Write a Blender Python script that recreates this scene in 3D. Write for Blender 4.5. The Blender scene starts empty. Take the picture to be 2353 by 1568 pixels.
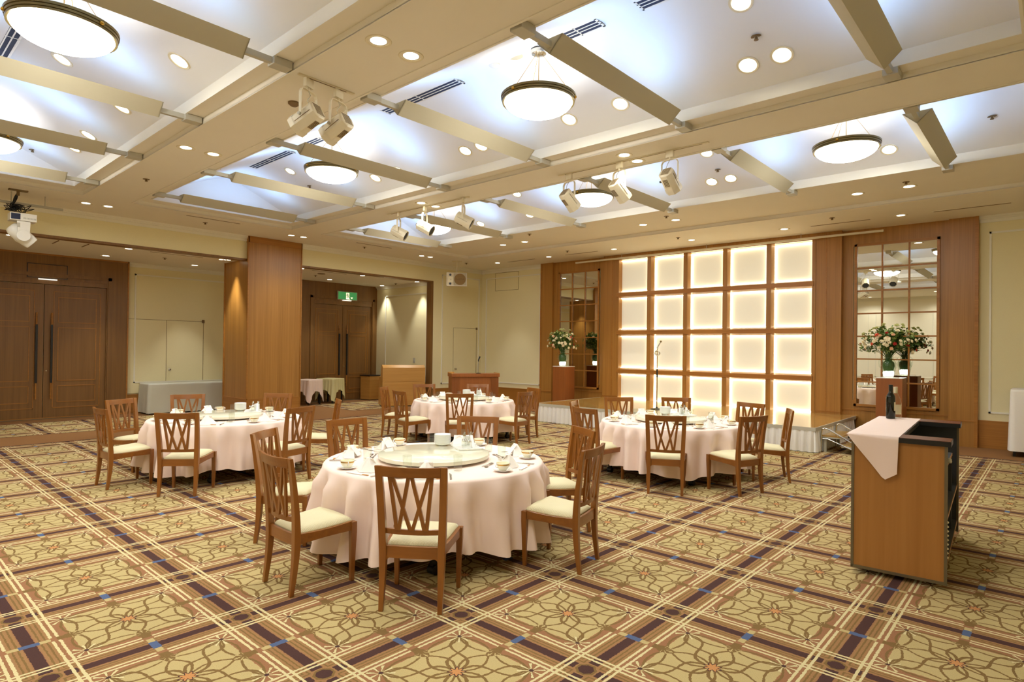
import bpy, bmesh, math, random
from math import sin, cos, pi, radians, sqrt, atan2, hypot
from mathutils import Vector, Matrix, Euler

# ---------------------------------------------------------------- camera, world, exposure
sc = bpy.context.scene
COL = sc.collection
F_PX, CX, CY, TH, ROLL, PITCH, CAM_H = 1394.66, 1185.4, 792.27, 0.7301, 0.0124, 0.0076, 1.60
_R = Vector((cos(TH), sin(TH), 0)); _F = Vector((-sin(TH), cos(TH), 0)); _U = Vector((0, 0, 1))
_f2 = cos(PITCH)*_F + sin(PITCH)*_U; _u2 = -sin(PITCH)*_F + cos(PITCH)*_U
RX = cos(ROLL)*_R + sin(ROLL)*_u2; UY = -sin(ROLL)*_R + cos(ROLL)*_u2
cam_d = bpy.data.cameras.new('camera'); cam = bpy.data.objects.new('camera', cam_d); COL.objects.link(cam)
m = Matrix.Identity(4)
for i in range(3):
    m[i][0], m[i][1], m[i][2] = RX[i], UY[i], -_f2[i]
m[2][3] = CAM_H
cam.matrix_world = m
cam_d.sensor_width = 36; cam_d.lens = F_PX/2353*36
cam_d.shift_x = (2353/2 - CX)/2353; cam_d.shift_y = (CY - 784)/2353
cam_d.clip_start = 0.05; cam_d.clip_end = 100
sc.camera = cam
w = bpy.data.worlds.new('world'); sc.world = w; w.use_nodes = True
w.node_tree.nodes['Background'].inputs[0].default_value = (0.9, 0.8, 0.6, 1)
w.node_tree.nodes['Background'].inputs[1].default_value = 0.02
vs = sc.view_settings
vs.view_transform = 'Standard'; vs.look = 'None'; vs.gamma = 1; vs.use_curve_mapping = False
vs.exposure = 0.54
sc.cycles.use_adaptive_sampling = True; sc.cycles.adaptive_threshold = 0.03
sc.cycles.max_bounces = 6; sc.cycles.diffuse_bounces = 4; sc.cycles.glossy_bounces = 3
sc.cycles.transmission_bounces = 6; sc.cycles.transparent_max_bounces = 24
sc.cycles.caustics_reflective = False; sc.cycles.caustics_refractive = False
sc.cycles.sample_clamp_indirect = 6

# light levels
E_DOWN = 22.0      # W per recessed downlight spot
E_TROUGH = 4.6    # W per trough tube
S_BOWL = 26.0       # emission of the pendant bowls
WARM = (1.0, 0.985, 0.90); COOL = (0.30, 0.54, 1.0)
random.seed(7)

# ---------------------------------------------------------------- materials
MATS = {}
def nmat(name):
    m = bpy.data.materials.new(name); m.use_nodes = True
    nt = m.node_tree; b = nt.nodes['Principled BSDF']; MATS[name] = m
    return m, nt, b
def lin(c):   # sRGB 0..255 -> linear
    return tuple(((v/255)/12.92 if v/255 <= .04045 else ((v/255+.055)/1.055)**2.4) for v in c) + (1,)
def setp(b, **k):
    for n, v in k.items():
        b.inputs[n.replace('_', ' ')].default_value = v
def plain(name, col, rough=.5, metal=0., bump=0., bscale=200., spec=None, noise=0., nscale=8.):
    m, nt, b = nmat(name); c = lin(col) if len(col) == 3 else col
    setp(b, Base_Color=c, Roughness=rough, Metallic=metal)
    if spec is not None: b.inputs['Specular IOR Level'].default_value = spec
    tc = nt.nodes.new('ShaderNodeTexCoord')
    if noise:
        nz = nt.nodes.new('ShaderNodeTexNoise'); nz.inputs['Scale'].default_value = nscale; nz.inputs['Detail'].default_value = 4
        nt.links.new(tc.outputs['Object'], nz.inputs['Vector'])
        mx = nt.nodes.new('ShaderNodeMix'); mx.data_type = 'RGBA'
        mx.inputs[6].default_value = tuple(v*(1-noise) for v in c[:3])+(1,); mx.inputs[7].default_value = tuple(min(1, v*(1+noise)) for v in c[:3])+(1,)
        nt.links.new(nz.outputs['Fac'], mx.inputs[0]); nt.links.new(mx.outputs[2], b.inputs['Base Color'])
    if bump:
        nz = nt.nodes.new('ShaderNodeTexNoise'); nz.inputs['Scale'].default_value = bscale
        nt.links.new(tc.outputs['Object'], nz.inputs['Vector'])
        bp = nt.nodes.new('ShaderNodeBump'); bp.inputs['Strength'].default_value = bump; bp.inputs['Distance'].default_value = .002
        nt.links.new(nz.outputs['Fac'], bp.inputs['Height']); nt.links.new(bp.outputs['Normal'], b.inputs['Normal'])
    return m
def emit(name, col, strength, base=(1, 1, 1, 1)):
    m, nt, b = nmat(name)
    setp(b, Base_Color=base, Roughness=.4)
    b.inputs['Emission Color'].default_value = tuple(col)+(1,); b.inputs['Emission Strength'].default_value = strength
    return m
def wood(name, c1, c2, scale=(40, 40, 1.2), rough=.38, coat=0., contrast=.5):
    m, nt, b = nmat(name)
    tc = nt.nodes.new('ShaderNodeTexCoord'); mp = nt.nodes.new('ShaderNodeMapping'); mp.inputs['Scale'].default_value = scale
    nt.links.new(tc.outputs['Object'], mp.inputs['Vector'])
    nz = nt.nodes.new('ShaderNodeTexNoise'); nz.inputs['Scale'].default_value = 1.0; nz.inputs['Detail'].default_value = 5; nz.inputs['Distortion'].default_value = .4
    nt.links.new(mp.outputs['Vector'], nz.inputs['Vector'])
    n2 = nt.nodes.new('ShaderNodeTexNoise'); n2.inputs['Scale'].default_value = .22; n2.inputs['Detail'].default_value = 2
    nt.links.new(mp.outputs['Vector'], n2.inputs['Vector'])
    ad = nt.nodes.new('ShaderNodeMath'); ad.operation = 'MULTIPLY_ADD'; ad.inputs[1].default_value = .5
    nt.links.new(n2.outputs['Fac'], ad.inputs[0])
    hf = nt.nodes.new('ShaderNodeMath'); hf.operation = 'MULTIPLY'; hf.inputs[1].default_value = .5
    nt.links.new(nz.outputs['Fac'], hf.inputs[0]); nt.links.new(hf.outputs[0], ad.inputs[2])
    rp = nt.nodes.new('ShaderNodeValToRGB'); rp.color_ramp.elements[0].position = .5-contrast*.36; rp.color_ramp.elements[1].position = .5+contrast*.36
    rp.color_ramp.elements[0].color = lin(c1); rp.color_ramp.elements[1].color = lin(c2)
    nt.links.new(ad.outputs[0], rp.inputs['Fac']); nt.links.new(rp.outputs['Color'], b.inputs['Base Color'])
    setp(b, Roughness=rough, Coat_Weight=coat, Coat_Roughness=.2)
    return m
def glass(name, col=(1, 1, 1, 1), rough=0.0, ior=1.45, alpha_mix=.0):
    # thin clear glass: transparent body with fresnel reflections, so light passes without caustics
    m, nt, b = nmat(name)
    out = nt.nodes['Material Output']; nt.nodes.remove(b)
    tr = nt.nodes.new('ShaderNodeBsdfTransparent'); tr.inputs[0].default_value = col
    gl = nt.nodes.new('ShaderNodeBsdfGlossy'); gl.inputs['Roughness'].default_value = rough + .02
    lw = nt.nodes.new('ShaderNodeLayerWeight'); lw.inputs[0].default_value = .5
    pw = nt.nodes.new('ShaderNodeMath'); pw.operation = 'POWER'; pw.inputs[1].default_value = 4; nt.links.new(lw.outputs['Facing'], pw.inputs[0])
    fr = nt.nodes.new('ShaderNodeMath'); fr.operation = 'MULTIPLY_ADD'; fr.inputs[1].default_value = .55; fr.inputs[2].default_value = .035; nt.links.new(pw.outputs[0], fr.inputs[0])
    mx = nt.nodes.new('ShaderNodeMixShader')
    nt.links.new(fr.outputs[0], mx.inputs[0]); nt.links.new(tr.outputs[0], mx.inputs[1]); nt.links.new(gl.outputs[0], mx.inputs[2])
    nt.links.new(mx.outputs[0], out.inputs[0])
    return m

# ---- tiny expression helper for node maths
class N:
    nt = None
    def __init__(s, sock): s.s = sock
    @staticmethod
    def op(o, *a, clamp=False):
        n = N.nt.nodes.new('ShaderNodeMath'); n.operation = o; n.use_clamp = clamp
        for i, v in enumerate(a):
            if isinstance(v, N): N.nt.links.new(v.s, n.inputs[i])
            else: n.inputs[i].default_value = v
        return N(n.outputs[0])
    def __add__(s, o): return N.op('ADD', s, o)
    __radd__ = __add__
    def __sub__(s, o): return N.op('SUBTRACT', s, o)
    def __rsub__(s, o): return N.op('SUBTRACT', o, s)
    def __mul__(s, o): return N.op('MULTIPLY', s, o)
    __rmul__ = __mul__
    def __truediv__(s, o): return N.op('DIVIDE', s, o)
    def __lt__(s, o): return N.op('LESS_THAN', s, o)
    def __gt__(s, o): return N.op('GREATER_THAN', s, o)
    def __and__(s, o): return N.op('MULTIPLY', s, o)
    def __or__(s, o): return N.op('MAXIMUM', s, o)
def nabs(a): return N.op('ABSOLUTE', a)
def nmin(a, b): return N.op('MINIMUM', a, b)
def nmax(a, b): return N.op('MAXIMUM', a, b)
def nsin(a): return N.op('SINE', a)
def nsqrt(a): return N.op('SQRT', a)
def inr(a, lo, hi): return (a > lo) & (a < hi)
def mixc(f, c0, c1):
    n = N.nt.nodes.new('ShaderNodeMix'); n.data_type = 'RGBA'
    N.nt.links.new(f.s, n.inputs[0])
    for i, c in ((6, c0), (7, c1)):
        if isinstance(c, N): N.nt.links.new(c.s, n.inputs[i])
        else: n.inputs[i].default_value = c
    return N(n.outputs[2])

P_H, X0, Y0 = 0.45656, -7.23679, 0.69473      # half repeat and phase of the carpet
def carpet_material():
    m, nt, b = nmat('patterned_carpet'); N.nt = nt
    tc = nt.nodes.new('ShaderNodeTexCoord')
    wob = nt.nodes.new('ShaderNodeTexNoise'); wob.inputs['Scale'].default_value = 60; wob.inputs['Detail'].default_value = 1
    nt.links.new(tc.outputs['Object'], wob.inputs['Vector'])
    sx = nt.nodes.new('ShaderNodeSeparateXYZ'); nt.links.new(tc.outputs['Object'], sx.inputs[0])
    sw = nt.nodes.new('ShaderNodeSeparateXYZ'); nt.links.new(wob.outputs['Color'], sw.inputs[0])
    X, Y = N(sx.outputs[0]), N(sx.outputs[1])
    wx, wy = (N(sw.outputs[0])-.5)*.022, (N(sw.outputs[1])-.5)*.022
    u = (X-X0)/P_H + wx; v = (Y-Y0)/P_H + wy
    # distance from band centre lines (even integers) and from flower centres (odd integers)
    du = nabs(N.op('PINGPONG', u, 1.0)); dv = nabs(N.op('PINGPONG', v, 1.0))      # 0 at even, 1 at odd
    fu, fv = 1.0-du, 1.0-dv
    d = nmin(du, dv); al = nmax(du, dv)          # perpendicular / along for the nearer band
    a = nmax(fu, fv); c = nmin(fu, fv)
    FIELD, LINE = lin((190, 171, 120)), lin((128, 102, 62))
    PINK, TAN, DARK = lin((154, 110, 78)), lin((158, 120, 80)), lin((80, 56, 52))
    WHITE, BLUE, YEL = lin((214, 202, 154)), lin((86, 102, 136)), lin((190, 171, 120))
    col = mixc(a < .60, PINK, FIELD)
    # thin tone-on-tone greenish stripes in the band
    col = mixc(inr(d, .07, .205), col, TAN)
    col = mixc((inr(d, .098, .118) | inr(d, .150, .168)), col, LINE)
    # leaf outlines
    def lens(s, t, L, wd, lw, s0=0.0):
        ss = (s-s0)/L
        w_ = nsin(ss*pi)*wd
        return (nabs(nabs(t)-w_) < lw) & inr(ss, 0.0, 1.0)
    sd = (a+c)*.70711; td = (a-c)*.70711
    ln = lens(sd, td, .405, .115, .020) | lens(sd, td, .405, .098, .017, .405)
    ln = ln | lens(a, c, .50, .120, .016) | lens(a, c, .14, .040, .014, .46)
    ln = ln | lens(c, a-.56, .57, .075, .014)
    # knot at the field edge
    ka = a-.60
    kn = nsqrt(ka*ka*.7 + c*c)
    ln = ln | (kn < .075) | ((c < .05) & inr(a, .6, .735))
    col = mixc(ln & (a < .735), col, LINE)
    ang = N.op('ARCTAN2', a-.60, c)
    col = mixc(inr(kn, .03, .10) & (N.op('COSINE', ang*8.0) > .75) & (a < .60), col, FIELD)
    # little star at the field corner
    su, sv = a-.575, c-.575
    rs = nsqrt(su*su+sv*sv); ang2 = N.op('ARCTAN2', sv, su)
    col = mixc(inr(rs, .0, .155) & (N.op('COSINE', ang2*8.0) > .62), col, WHITE)
    col = mixc(inr(rs, .0, .155) & inr(N.op('COSINE', ang2*8.0), .35, .62), col, LINE)
    col = mixc(rs < .026, col, DARK)
    # centre star
    rc = nsqrt(fu*fu+fv*fv); ac = N.op('ARCTAN2', fv, fu)
    edge = .066 + N.op('COSINE', ac*8.0)*.020
    col = mixc(rc < edge+.020, col, DARK); col = mixc(rc < edge, col, lin((196, 140, 88)))
    # dark band core, broken near the crossings
    dark = (d < .062) & ((al > .30) | inr(al, .135, .255))
    col = mixc((d < .07) & (al < .30), col, TAN)
    col = mixc(dark, col, DARK)
    # octagon at the crossing
    oc = nmax(nmax(du, dv), (du+dv)*.72)
    col = mixc(oc < .115, col, LINE); col = mixc(oc < .088, col, DARK)
    # twin cream lines, cut at the middle of each side
    gap = al < .945
    wl = (inr(du, .198, .229) | inr(du, .265, .296)) & (dv < .945)
    wl2 = (inr(dv, .198, .229) | inr(dv, .265, .296)) & (du < .945)
    col = mixc(wl | wl2, col, WHITE)
    # mid-side blue block and yellow tabs
    col = mixc((al > .962) & (d < .205), col, YEL); col = mixc((al > .955) & (d < .098), col, BLUE)
    # borders: plain brown margins, patterned runners in the alcove
    main = (X > -12.07) & (Y < 11.92)
    rug = inr(X, -15.33, -13.28) & ((Y < 5.7) | inr(Y, 8.71, 11.05))
    inside = main | rug
    col = mixc(inside, lin((144, 104, 66)), col)
    def line_near(q, at, w_): return nabs(q-at) < w_
    bd = (line_near(X, -12.09, .030) & (Y < 11.95)) | (line_near(Y, 11.94, .030) & (X > -12.12))
    bd2 = (line_near(X, -11.99, .022) & (Y < 11.84)) | (line_near(Y, 11.85, .022) & (X > -12.0))
    bd3 = ((line_near(X, -13.27, .02) | line_near(X, -15.34, .02)) & ((Y < 5.72) | inr(Y, 8.69, 11.07))) | ((line_near(Y, 8.70, .02) | line_near(Y, 5.71, .02)) & inr(X, -15.35, -13.26))
    col = mixc(bd2, col, PINK); col = mixc(bd | bd3, col, DARK)
    # pile mottling
    nz = nt.nodes.new('ShaderNodeTexNoise'); nz.inputs['Scale'].default_value = 220; nz.inputs['Detail'].default_value = 2
    nt.links.new(tc.outputs['Object'], nz.inputs['Vector'])
    k = N(nz.outputs['Fac'])*.5+.75
    mul = nt.nodes.new('ShaderNodeMix'); mul.data_type = 'RGBA'; mul.blend_type = 'MULTIPLY'; mul.inputs[0].default_value = 1
    nt.links.new(col.s, mul.inputs[6]); cc = nt.nodes.new('ShaderNodeCombineColor')
    for i in range(3): nt.links.new(k.s, cc.inputs[i])
    nt.links.new(cc.outputs[0], mul.inputs[7]); nt.links.new(mul.outputs[2], b.inputs['Base Color'])
    bp = nt.nodes.new('ShaderNodeBump'); bp.inputs['Strength'].default_value = .35; bp.inputs['Distance'].default_value = .004
    nt.links.new(nz.outputs['Fac'], bp.inputs['Height']); nt.links.new(bp.outputs['Normal'], b.inputs['Normal'])
    setp(b, Roughness=.95); b.inputs['Specular IOR Level'].default_value = .1
    return m

def waffle_material():
    m, nt, b = nmat('cream_waffle_fabric'); N.nt = nt
    tc = nt.nodes.new('ShaderNodeTexCoord'); sx = nt.nodes.new('ShaderNodeSeparateXYZ'); nt.links.new(tc.outputs['Object'], sx.inputs[0])
    X, Y = N(sx.outputs[0]), N(sx.outputs[1])
    h = nabs(nsin((X+Y)*330.0))*nabs(nsin((X-Y)*330.0))
    col = mixc(h, lin((214, 204, 158)), lin((244, 238, 206)))
    nt.links.new(col.s, b.inputs['Base Color'])
    bp = nt.nodes.new('ShaderNodeBump'); bp.inputs['Strength'].default_value = .5; bp.inputs['Distance'].default_value = .002
    nt.links.new(h.s, bp.inputs['Height']); nt.links.new(bp.outputs['Normal'], b.inputs['Normal'])
    setp(b, Roughness=.85)
    return m

def parquet_material():
    m, nt, b = nmat('stage_parquet'); N.nt = nt
    tc = nt.nodes.new('ShaderNodeTexCoord')
    mp = nt.nodes.new('ShaderNodeMapping'); mp.inputs['Scale'].default_value = (4.2, 4.2, 1)
    nt.links.new(tc.outputs['Object'], mp.inputs['Vector'])
    ck = nt.nodes.new('ShaderNodeTexChecker'); ck.inputs['Scale'].default_value = 1.0
    ck.inputs[1].default_value = lin((206, 168, 96)); ck.inputs[2].default_value = lin((192, 150, 80))
    nt.links.new(mp.outputs[0], ck.inputs[0])
    nz = nt.nodes.new('ShaderNodeTexNoise'); nz.inputs['Scale'].default_value = 14; nz.inputs['Detail'].default_value = 3
    nt.links.new(tc.outputs['Object'], nz.inputs['Vector'])
    k = N(nz.outputs['Fac'])*.5
    col = mixc(k, N(ck.outputs['Color']), lin((164, 122, 58)))
    nt.links.new(col.s, b.inputs['Base Color']); setp(b, Roughness=.16, Coat_Weight=.5, Coat_Roughness=.08)
    return m

CREAM = plain('cream_wall_fabric', (238, 228, 184), .8, bump=.25, bscale=160, noise=.05, nscale=90)
CREAM_P = plain('cream_molding_paint', (240, 236, 220), .55)
SOFFIT = plain('cream_ceiling_paint', (236, 230, 216), .85, noise=.02, nscale=3)
VAULT = plain('white_vault_paint', (238, 238, 238), .85, noise=.01, nscale=3)
WHITEP = plain('white_cove_paint', (236, 232, 220), .7)
CARPET = carpet_material()
OAK = wood('oak_veneer', (150, 102, 42), (184, 132, 62), (60, 60, 1.0), .36, contrast=.6)
OAKD = wood('oak_door_veneer', (116, 80, 38), (142, 102, 52), (60, 60, 1.2), .4, contrast=.6)
OAKH = wood('oak_dado', (154, 100, 38), (180, 122, 50), (1.2, 1.2, 60), .4, contrast=.5)
CHERRY = wood('reddish_cherry_veneer', (140, 80, 36), (160, 94, 44), (30, 30, 1.2), .35, contrast=.5)
CHAIRW = wood('varnished_chair_beech', (124, 72, 22), (152, 94, 32), (30, 30, 3.0), .28, coat=.35, contrast=.5)
CHAIRX = wood('varnished_chair_beech_cross', (122, 70, 22), (150, 92, 32), (3, 30, 30), .28, coat=.35, contrast=.5)
CONSW = wood('console_teak_laminate', (160, 106, 48), (184, 130, 68), (26, 26, .8), .32, contrast=.7)
DESKW = wood('desk_light_oak', (190, 138, 66), (208, 158, 84), (1.5, 1.5, 60), .4, contrast=.5)
WAFFLE = waffle_material()
PARQ = parquet_material()
PINKC = plain('pale_pink_cloth', (248, 226, 214), .8, bump=.5, bscale=5)
WHITEC = plain('white_cloth', (252, 248, 240), .8, bump=.2, bscale=500)
GREYC = plain('grey_green_cloth', (214, 214, 200), .8, noise=.03)
YELC = plain('pale_yellow_cloth', (222, 214, 160), .8, noise=.03)
SATIN = plain('white_satin_skirt', (232, 228, 220), .34, noise=.03, nscale=20)
CHINA = plain('white_china', (250, 250, 246), .12)
CHINAG = plain('gold_banded_china', (250, 244, 218), .15)
GOLD = plain('gold_band', (190, 150, 60), .25, .8)
SUSAN = plain('cream_lacquer_turntable', (238, 236, 212), .07)
STEEL = plain('polished_cutlery_steel', (200, 198, 190), .18, 1.)
CHROME = plain('chrome_tube', (210, 208, 200), .2, 1.)
BRONZE = plain('bronze_rim', (120, 104, 62), .35, .6)
BLACKM = plain('black_laminate', (26, 28, 28), .3)
SLATE = plain('slate_laminate', (58, 62, 68), .45)
DARKW = wood('dark_red_countertop', (96, 46, 26), (112, 56, 32), (30, 3, 30), .3)
EDGE = plain('worn_metal_edge', (120, 110, 88), .4, .6)
BLACKP = plain('black_plastic', (20, 20, 20), .4)
BEIGEP = plain('beige_enamel', (226, 216, 188), .45)
WHITEE = plain('white_enamel', (236, 232, 220), .4)
TROUGH = plain('beige_trough_board', (192, 184, 158), .7)
GREYM = plain('grey_painted_metal', (190, 186, 170), .45)
DARKSLOT = plain('dark_vent_slot', (40, 48, 72), .8)
BROWNM = plain('brown_metal', (120, 96, 60), .5)
MIRROR = plain('mirror_glass', (225, 225, 218), .0, 1.)
GLASS = glass('clear_glass', (.96, .97, .95, 1))
GLASSV = glass('vase_glass', (.93, .97, .94, 1), ior=1.5)
GREENP = plain('dark_green_stems', (56, 96, 44), .6, noise=.2)
LEAF = plain('leaf_green', (86, 120, 50), .55, noise=.25, nscale=30)
LEAF2 = plain('leaf_light_green', (150, 170, 92), .55, noise=.2, nscale=30)
BACKC = plain('pale_partition_fabric', (246, 240, 220), .85)
PETW = plain('cream_petal', (250, 238, 206), .7, noise=.05, nscale=50)
PETP = plain('peach_petal', (240, 196, 156), .7)
PETR = plain('red_petal', (190, 44, 26), .6)
PETO = plain('coral_petal', (228, 104, 74), .6)
PETG = plain('pale_green_petal', (206, 208, 140), .6)
BOTTLE = plain('dark_wine_glass', (16, 20, 14), .08)
FOIL = plain('dark_green_foil', (30, 40, 38), .35, .3)
LABEL = plain('wine_label_paper', (226, 216, 182), .7)
E_BOWL = emit('lit_alabaster_bowl', (1.0, .985, .92), S_BOWL)
E_DISC = emit('lit_downlight_lens', (1.0, .93, .70), 5.0)
E_DISC2 = emit('bright_downlight_lens', (1.0, .93, .72), 14.0)
E_PANEL = emit('backlit_panel', (1.0, .95, .76), .22, lin((226, 222, 204)))
E_TUBE = emit('edge_tube', (1.0, .94, .62), 9.0)
E_ICE = emit('lit_vase_base', (1.0, .98, .90), 3.5)
E_GREEN = emit('exit_sign_green', (.10, .50, .16), .25, lin((60, 160, 80)))
E_WHITE = emit('exit_sign_white', (1., 1., .62), .7)
E_STRIP = emit('small_lamp_strip', (1., 1., .9), .7)

# ---------------------------------------------------------------- mesh builder
class MB:
    def __init__(s): s.bm = bmesh.new()
    def _v(s, pts): return [s.bm.verts.new(p) for p in pts]
    def face(s, pts):
        try: return s.bm.faces.new(s._v(pts))
        except ValueError: return None
    def box(s, x0, y0, z0, x1, y1, z1):
        x0, x1 = sorted((x0, x1)); y0, y1 = sorted((y0, y1)); z0, z1 = sorted((z0, z1))
        v = s._v([(x0, y0, z0), (x1, y0, z0), (x1, y1, z0), (x0, y1, z0), (x0, y0, z1), (x1, y0, z1), (x1, y1, z1), (x0, y1, z1)])
        for f in ((0, 3, 2, 1), (4, 5, 6, 7), (0, 1, 5, 4), (1, 2, 6, 5), (2, 3, 7, 6), (3, 0, 4, 7)): s.bm.faces.new([v[i] for i in f])
        return s
    def loft(s, rings, cap=True, closed=True):
        R = [s._v(r) for r in rings]; n = len(R[0])
        for a, b in zip(R, R[1:]):
            for i in range(n if closed else n-1):
                j = (i+1) % n
                s.bm.faces.new((a[i], a[j], b[j], b[i]))
        if cap and closed:
            s.bm.faces.new(list(reversed(R[0]))); s.bm.faces.new(R[-1])
        return s
    def bar(s, p, q, w, t, side=(0, 1, 0), w2=None, t2=None):
        p, q = Vector(p), Vector(q); d = (q-p).normalized(); sd = Vector(side); sd = (sd-d*sd.dot(d)).normalized(); up = d.cross(sd)
        rr = []
        for c, ww, tt in ((p, w, t), (q, w2 or w, t2 or t)):
            rr.append([c-up*ww/2-sd*tt/2, c+up*ww/2-sd*tt/2, c+up*ww/2+sd*tt/2, c-up*ww/2+sd*tt/2])
        return s.loft(rr)
    def tube(s, pts, r, n=8, cap=True):
        pts = [Vector(p) for p in pts]; rings = []; ref = None
        rs = r if isinstance(r, (list, tuple)) else [r]*len(pts)
        for i, p in enumerate(pts):
            d = ((pts[min(i+1, len(pts)-1)]-pts[max(i-1, 0)])).normalized()
            if ref is None:
                ref = Vector((0, 0, 1)) if abs(d.z) < .9 else Vector((1, 0, 0))
            a = (ref-d*ref.dot(d)).normalized(); ref = a; b = d.cross(a)
            rings.append([p+(a*cos(2*pi*k/n)+b*sin(2*pi*k/n))*rs[i] for k in range(n)])
        return s.loft(rings, cap)
    def lathe(s, prof, n=24, c=(0, 0, 0), close=False):
        c = Vector(c); rings = []
        for r, z in prof:
            rings.append([c+Vector((max(r, 1e-4)*cos(2*pi*k/n), max(r, 1e-4)*sin(2*pi*k/n), z)) for k in range(n)])
        return s.loft(rings, cap=not close)
    def prism(s, poly, lo, hi, axis='z'):
        def P(a, b, h):
            return {'z': (a, b, h), 'y': (a, h, b), 'x': (h, a, b)}[axis]
        return s.loft([[P(a, b, lo) for a, b in poly], [P(a, b, hi) for a, b in poly]])
    def xform(s, M): bmesh.ops.transform(s.bm, matrix=M, verts=s.bm.verts); return s
    def build(s, name, mat, parent=None, bevel=0., smooth=False, loc=None, segs=2):
        bm = s.bm
        if bevel: bmesh.ops.bevel(bm, geom=list(bm.edges), offset=bevel, segments=segs, affect='EDGES', profile=.5, clamp_overlap=True)
        bmesh.ops.recalc_face_normals(bm, faces=bm.faces)
        me = bpy.data.meshes.new(name); bm.to_mesh(me); bm.free()
        me.materials.append(mat)
        if smooth:
            for p in me.polygons: p.use_smooth = True
            if smooth != 'all':
                try: me.set_sharp_from_angle(angle=radians(40))
                except Exception: pass
        o = bpy.data.objects.new(name, me); COL.objects.link(o)
        if loc: o.location = loc
        if parent: o.parent = parent
        return o
def tag(o, label=None, cat=None, group=None, kind=None):
    if label: o['label'] = label
    if cat: o['category'] = cat
    if group: o['group'] = group
    if kind: o['kind'] = kind
    return o
def empty(name, label, cat, loc=(0, 0, 0), rz=0., group=None):
    o = bpy.data.objects.new(name, None); COL.objects.link(o); o.location = loc; o.rotation_euler = (0, 0, rz); o.empty_display_size = .1
    return tag(o, label, cat, group)
def struct(name, mb, mat, **k): return tag(mb.build(name, mat, **k), kind='structure')
def dup(root, loc=None, rz=None, label=None, group=None, rot=None):
    r = root.copy(); COL.objects.link(r)
    if loc is not None: r.location = loc
    if rz is not None: r.rotation_euler = (root.rotation_euler[0], root.rotation_euler[1], rz)
    if rot is not None: r.rotation_euler = rot
    if label: r['label'] = label
    if group: r['group'] = group
    for ch in KIDS.get(root.name, []):
        c = ch.copy(); COL.objects.link(c); c.parent = r
        for g in KIDS.get(ch.name, []):
            d = g.copy(); COL.objects.link(d); d.parent = c
    return r
KIDS = {}
def remember(root):
    KIDS[root.name] = [o for o in bpy.data.objects if o.parent == root]
    for c in KIDS[root.name]: KIDS[c.name] = [o for o in bpy.data.objects if o.parent == c]
    return root
def grid_plane(mb, x0, y0, x1, y1, z, holes):
    xs = sorted({x0, x1, *[h[0] for h in holes], *[h[2] for h in holes]}); ys = sorted({y0, y1, *[h[1] for h in holes], *[h[3] for h in holes]})
    xs = [x for x in xs if x0 <= x <= x1]; ys = [y for y in ys if y0 <= y <= y1]
    for a, b in zip(xs, xs[1:]):
        for c, d in zip(ys, ys[1:]):
            mx, my = (a+b)/2, (c+d)/2
            if any(h[0] < mx < h[2] and h[1] < my < h[3] for h in holes): continue
            mb.face([(a, c, z), (a, d, z), (b, d, z), (b, c, z)])
    return mb

# ================================================================ ROOM SHELL
XR, YB, YW, XL = 1.60, -3.70, 13.20, -13.24
ZC = 4.0
struct('floor', MB().box(-16.6, YB-.1, -.1, XR+.1, YW+.3, 0), CARPET)
# main ceiling with the three coffer openings
COFF = [(1.185, -.25, 2.60), (4.745, 3.31, 6.17), (8.31, 6.87, 11.16)]     # centre of vault, outer opening near / far
XO0, XO1, XI0, XI1 = -11.72, 0.08, -11.42, -0.22
ceil = MB()
grid_plane(ceil, -13.4, YB-.1, XR+.1, YW+.3, ZC, [(XO0, c[1], XO1, c[2]) for c in COFF])
for yc, ya, yb in COFF:
    # little step up to the ledge
    for p, q in (((XO0, ya), (XO1, ya)), ((XO1, ya), (XO1, yb)), ((XO1, yb), (XO0, yb)), ((XO0, yb), (XO0, ya))):
        ceil.face([(p[0], p[1], ZC), (q[0], q[1], ZC), (q[0], q[1], ZC+.06), (p[0], p[1], ZC+.06)])
    grid_plane(ceil, XO0, ya, XO1, yb, ZC+.06, [(XI0, yc-1.235, XI1, yc+1.235)])
cl = struct('ceiling', ceil, SOFFIT)
# thin reveal bead round every opening
def frame_rect(mb, x0, y0, x1, y1, z0, z1, t):
    mb.box(x0-t, y0-t, z0, x1+t, y0, z1); mb.box(x0-t, y1, z0, x1+t, y1+t, z1)
    mb.box(x0-t, y0, z0, x0, y1, z1); mb.box(x1, y0, z0, x1+t, y1, z1)
tr = MB()
for yc, ya, yb in COFF: frame_rect(tr, XO0, ya, XO1, yb, ZC-.008, ZC+.004, .022)
struct('trim_1', tr, SOFFIT)
def vz(d): return 4.75-.46*sqrt(d*d+.15**2)
for k, (yc, ya, yb) in enumerate(COFF):
    v = MB(); n = 28
    ys = [yc-1.235+2.47*i/n for i in range(n+1)]
    prof = [(y, vz(y-yc)) for y in ys]
    for (a, za), (b, zb) in zip(prof, prof[1:]):
        v.face([(XI0, a, za), (XI1, a, za), (XI1, b, zb), (XI0, b, zb)])
    for X in (XI0, XI1):
        v.face([(X, yc-1.235, ZC+.06)]+[(X, a, z) for a, z in prof]+[(X, yc+1.235, ZC+.06)])
    bmesh.ops.remove_doubles(v.bm, verts=v.bm.verts, dist=1e-4)
    tag(v.build(f'ceiling_vault', VAULT, smooth=True), kind='structure')
    c = MB()
    for y in (yc-1.235, yc+1.235):
        c.face([(XI0, y, ZC+.06), (XI1, y, ZC+.06), (XI1, y, vz(1.235)), (XI0, y, vz(1.235))])
    frame_rect(c, XI0+.001, yc-1.234, XI1-.001, yc+1.234, ZC+.052, ZC+.062, .02)
    struct(f'trim_{k+2}', c, WHITEP)

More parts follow.
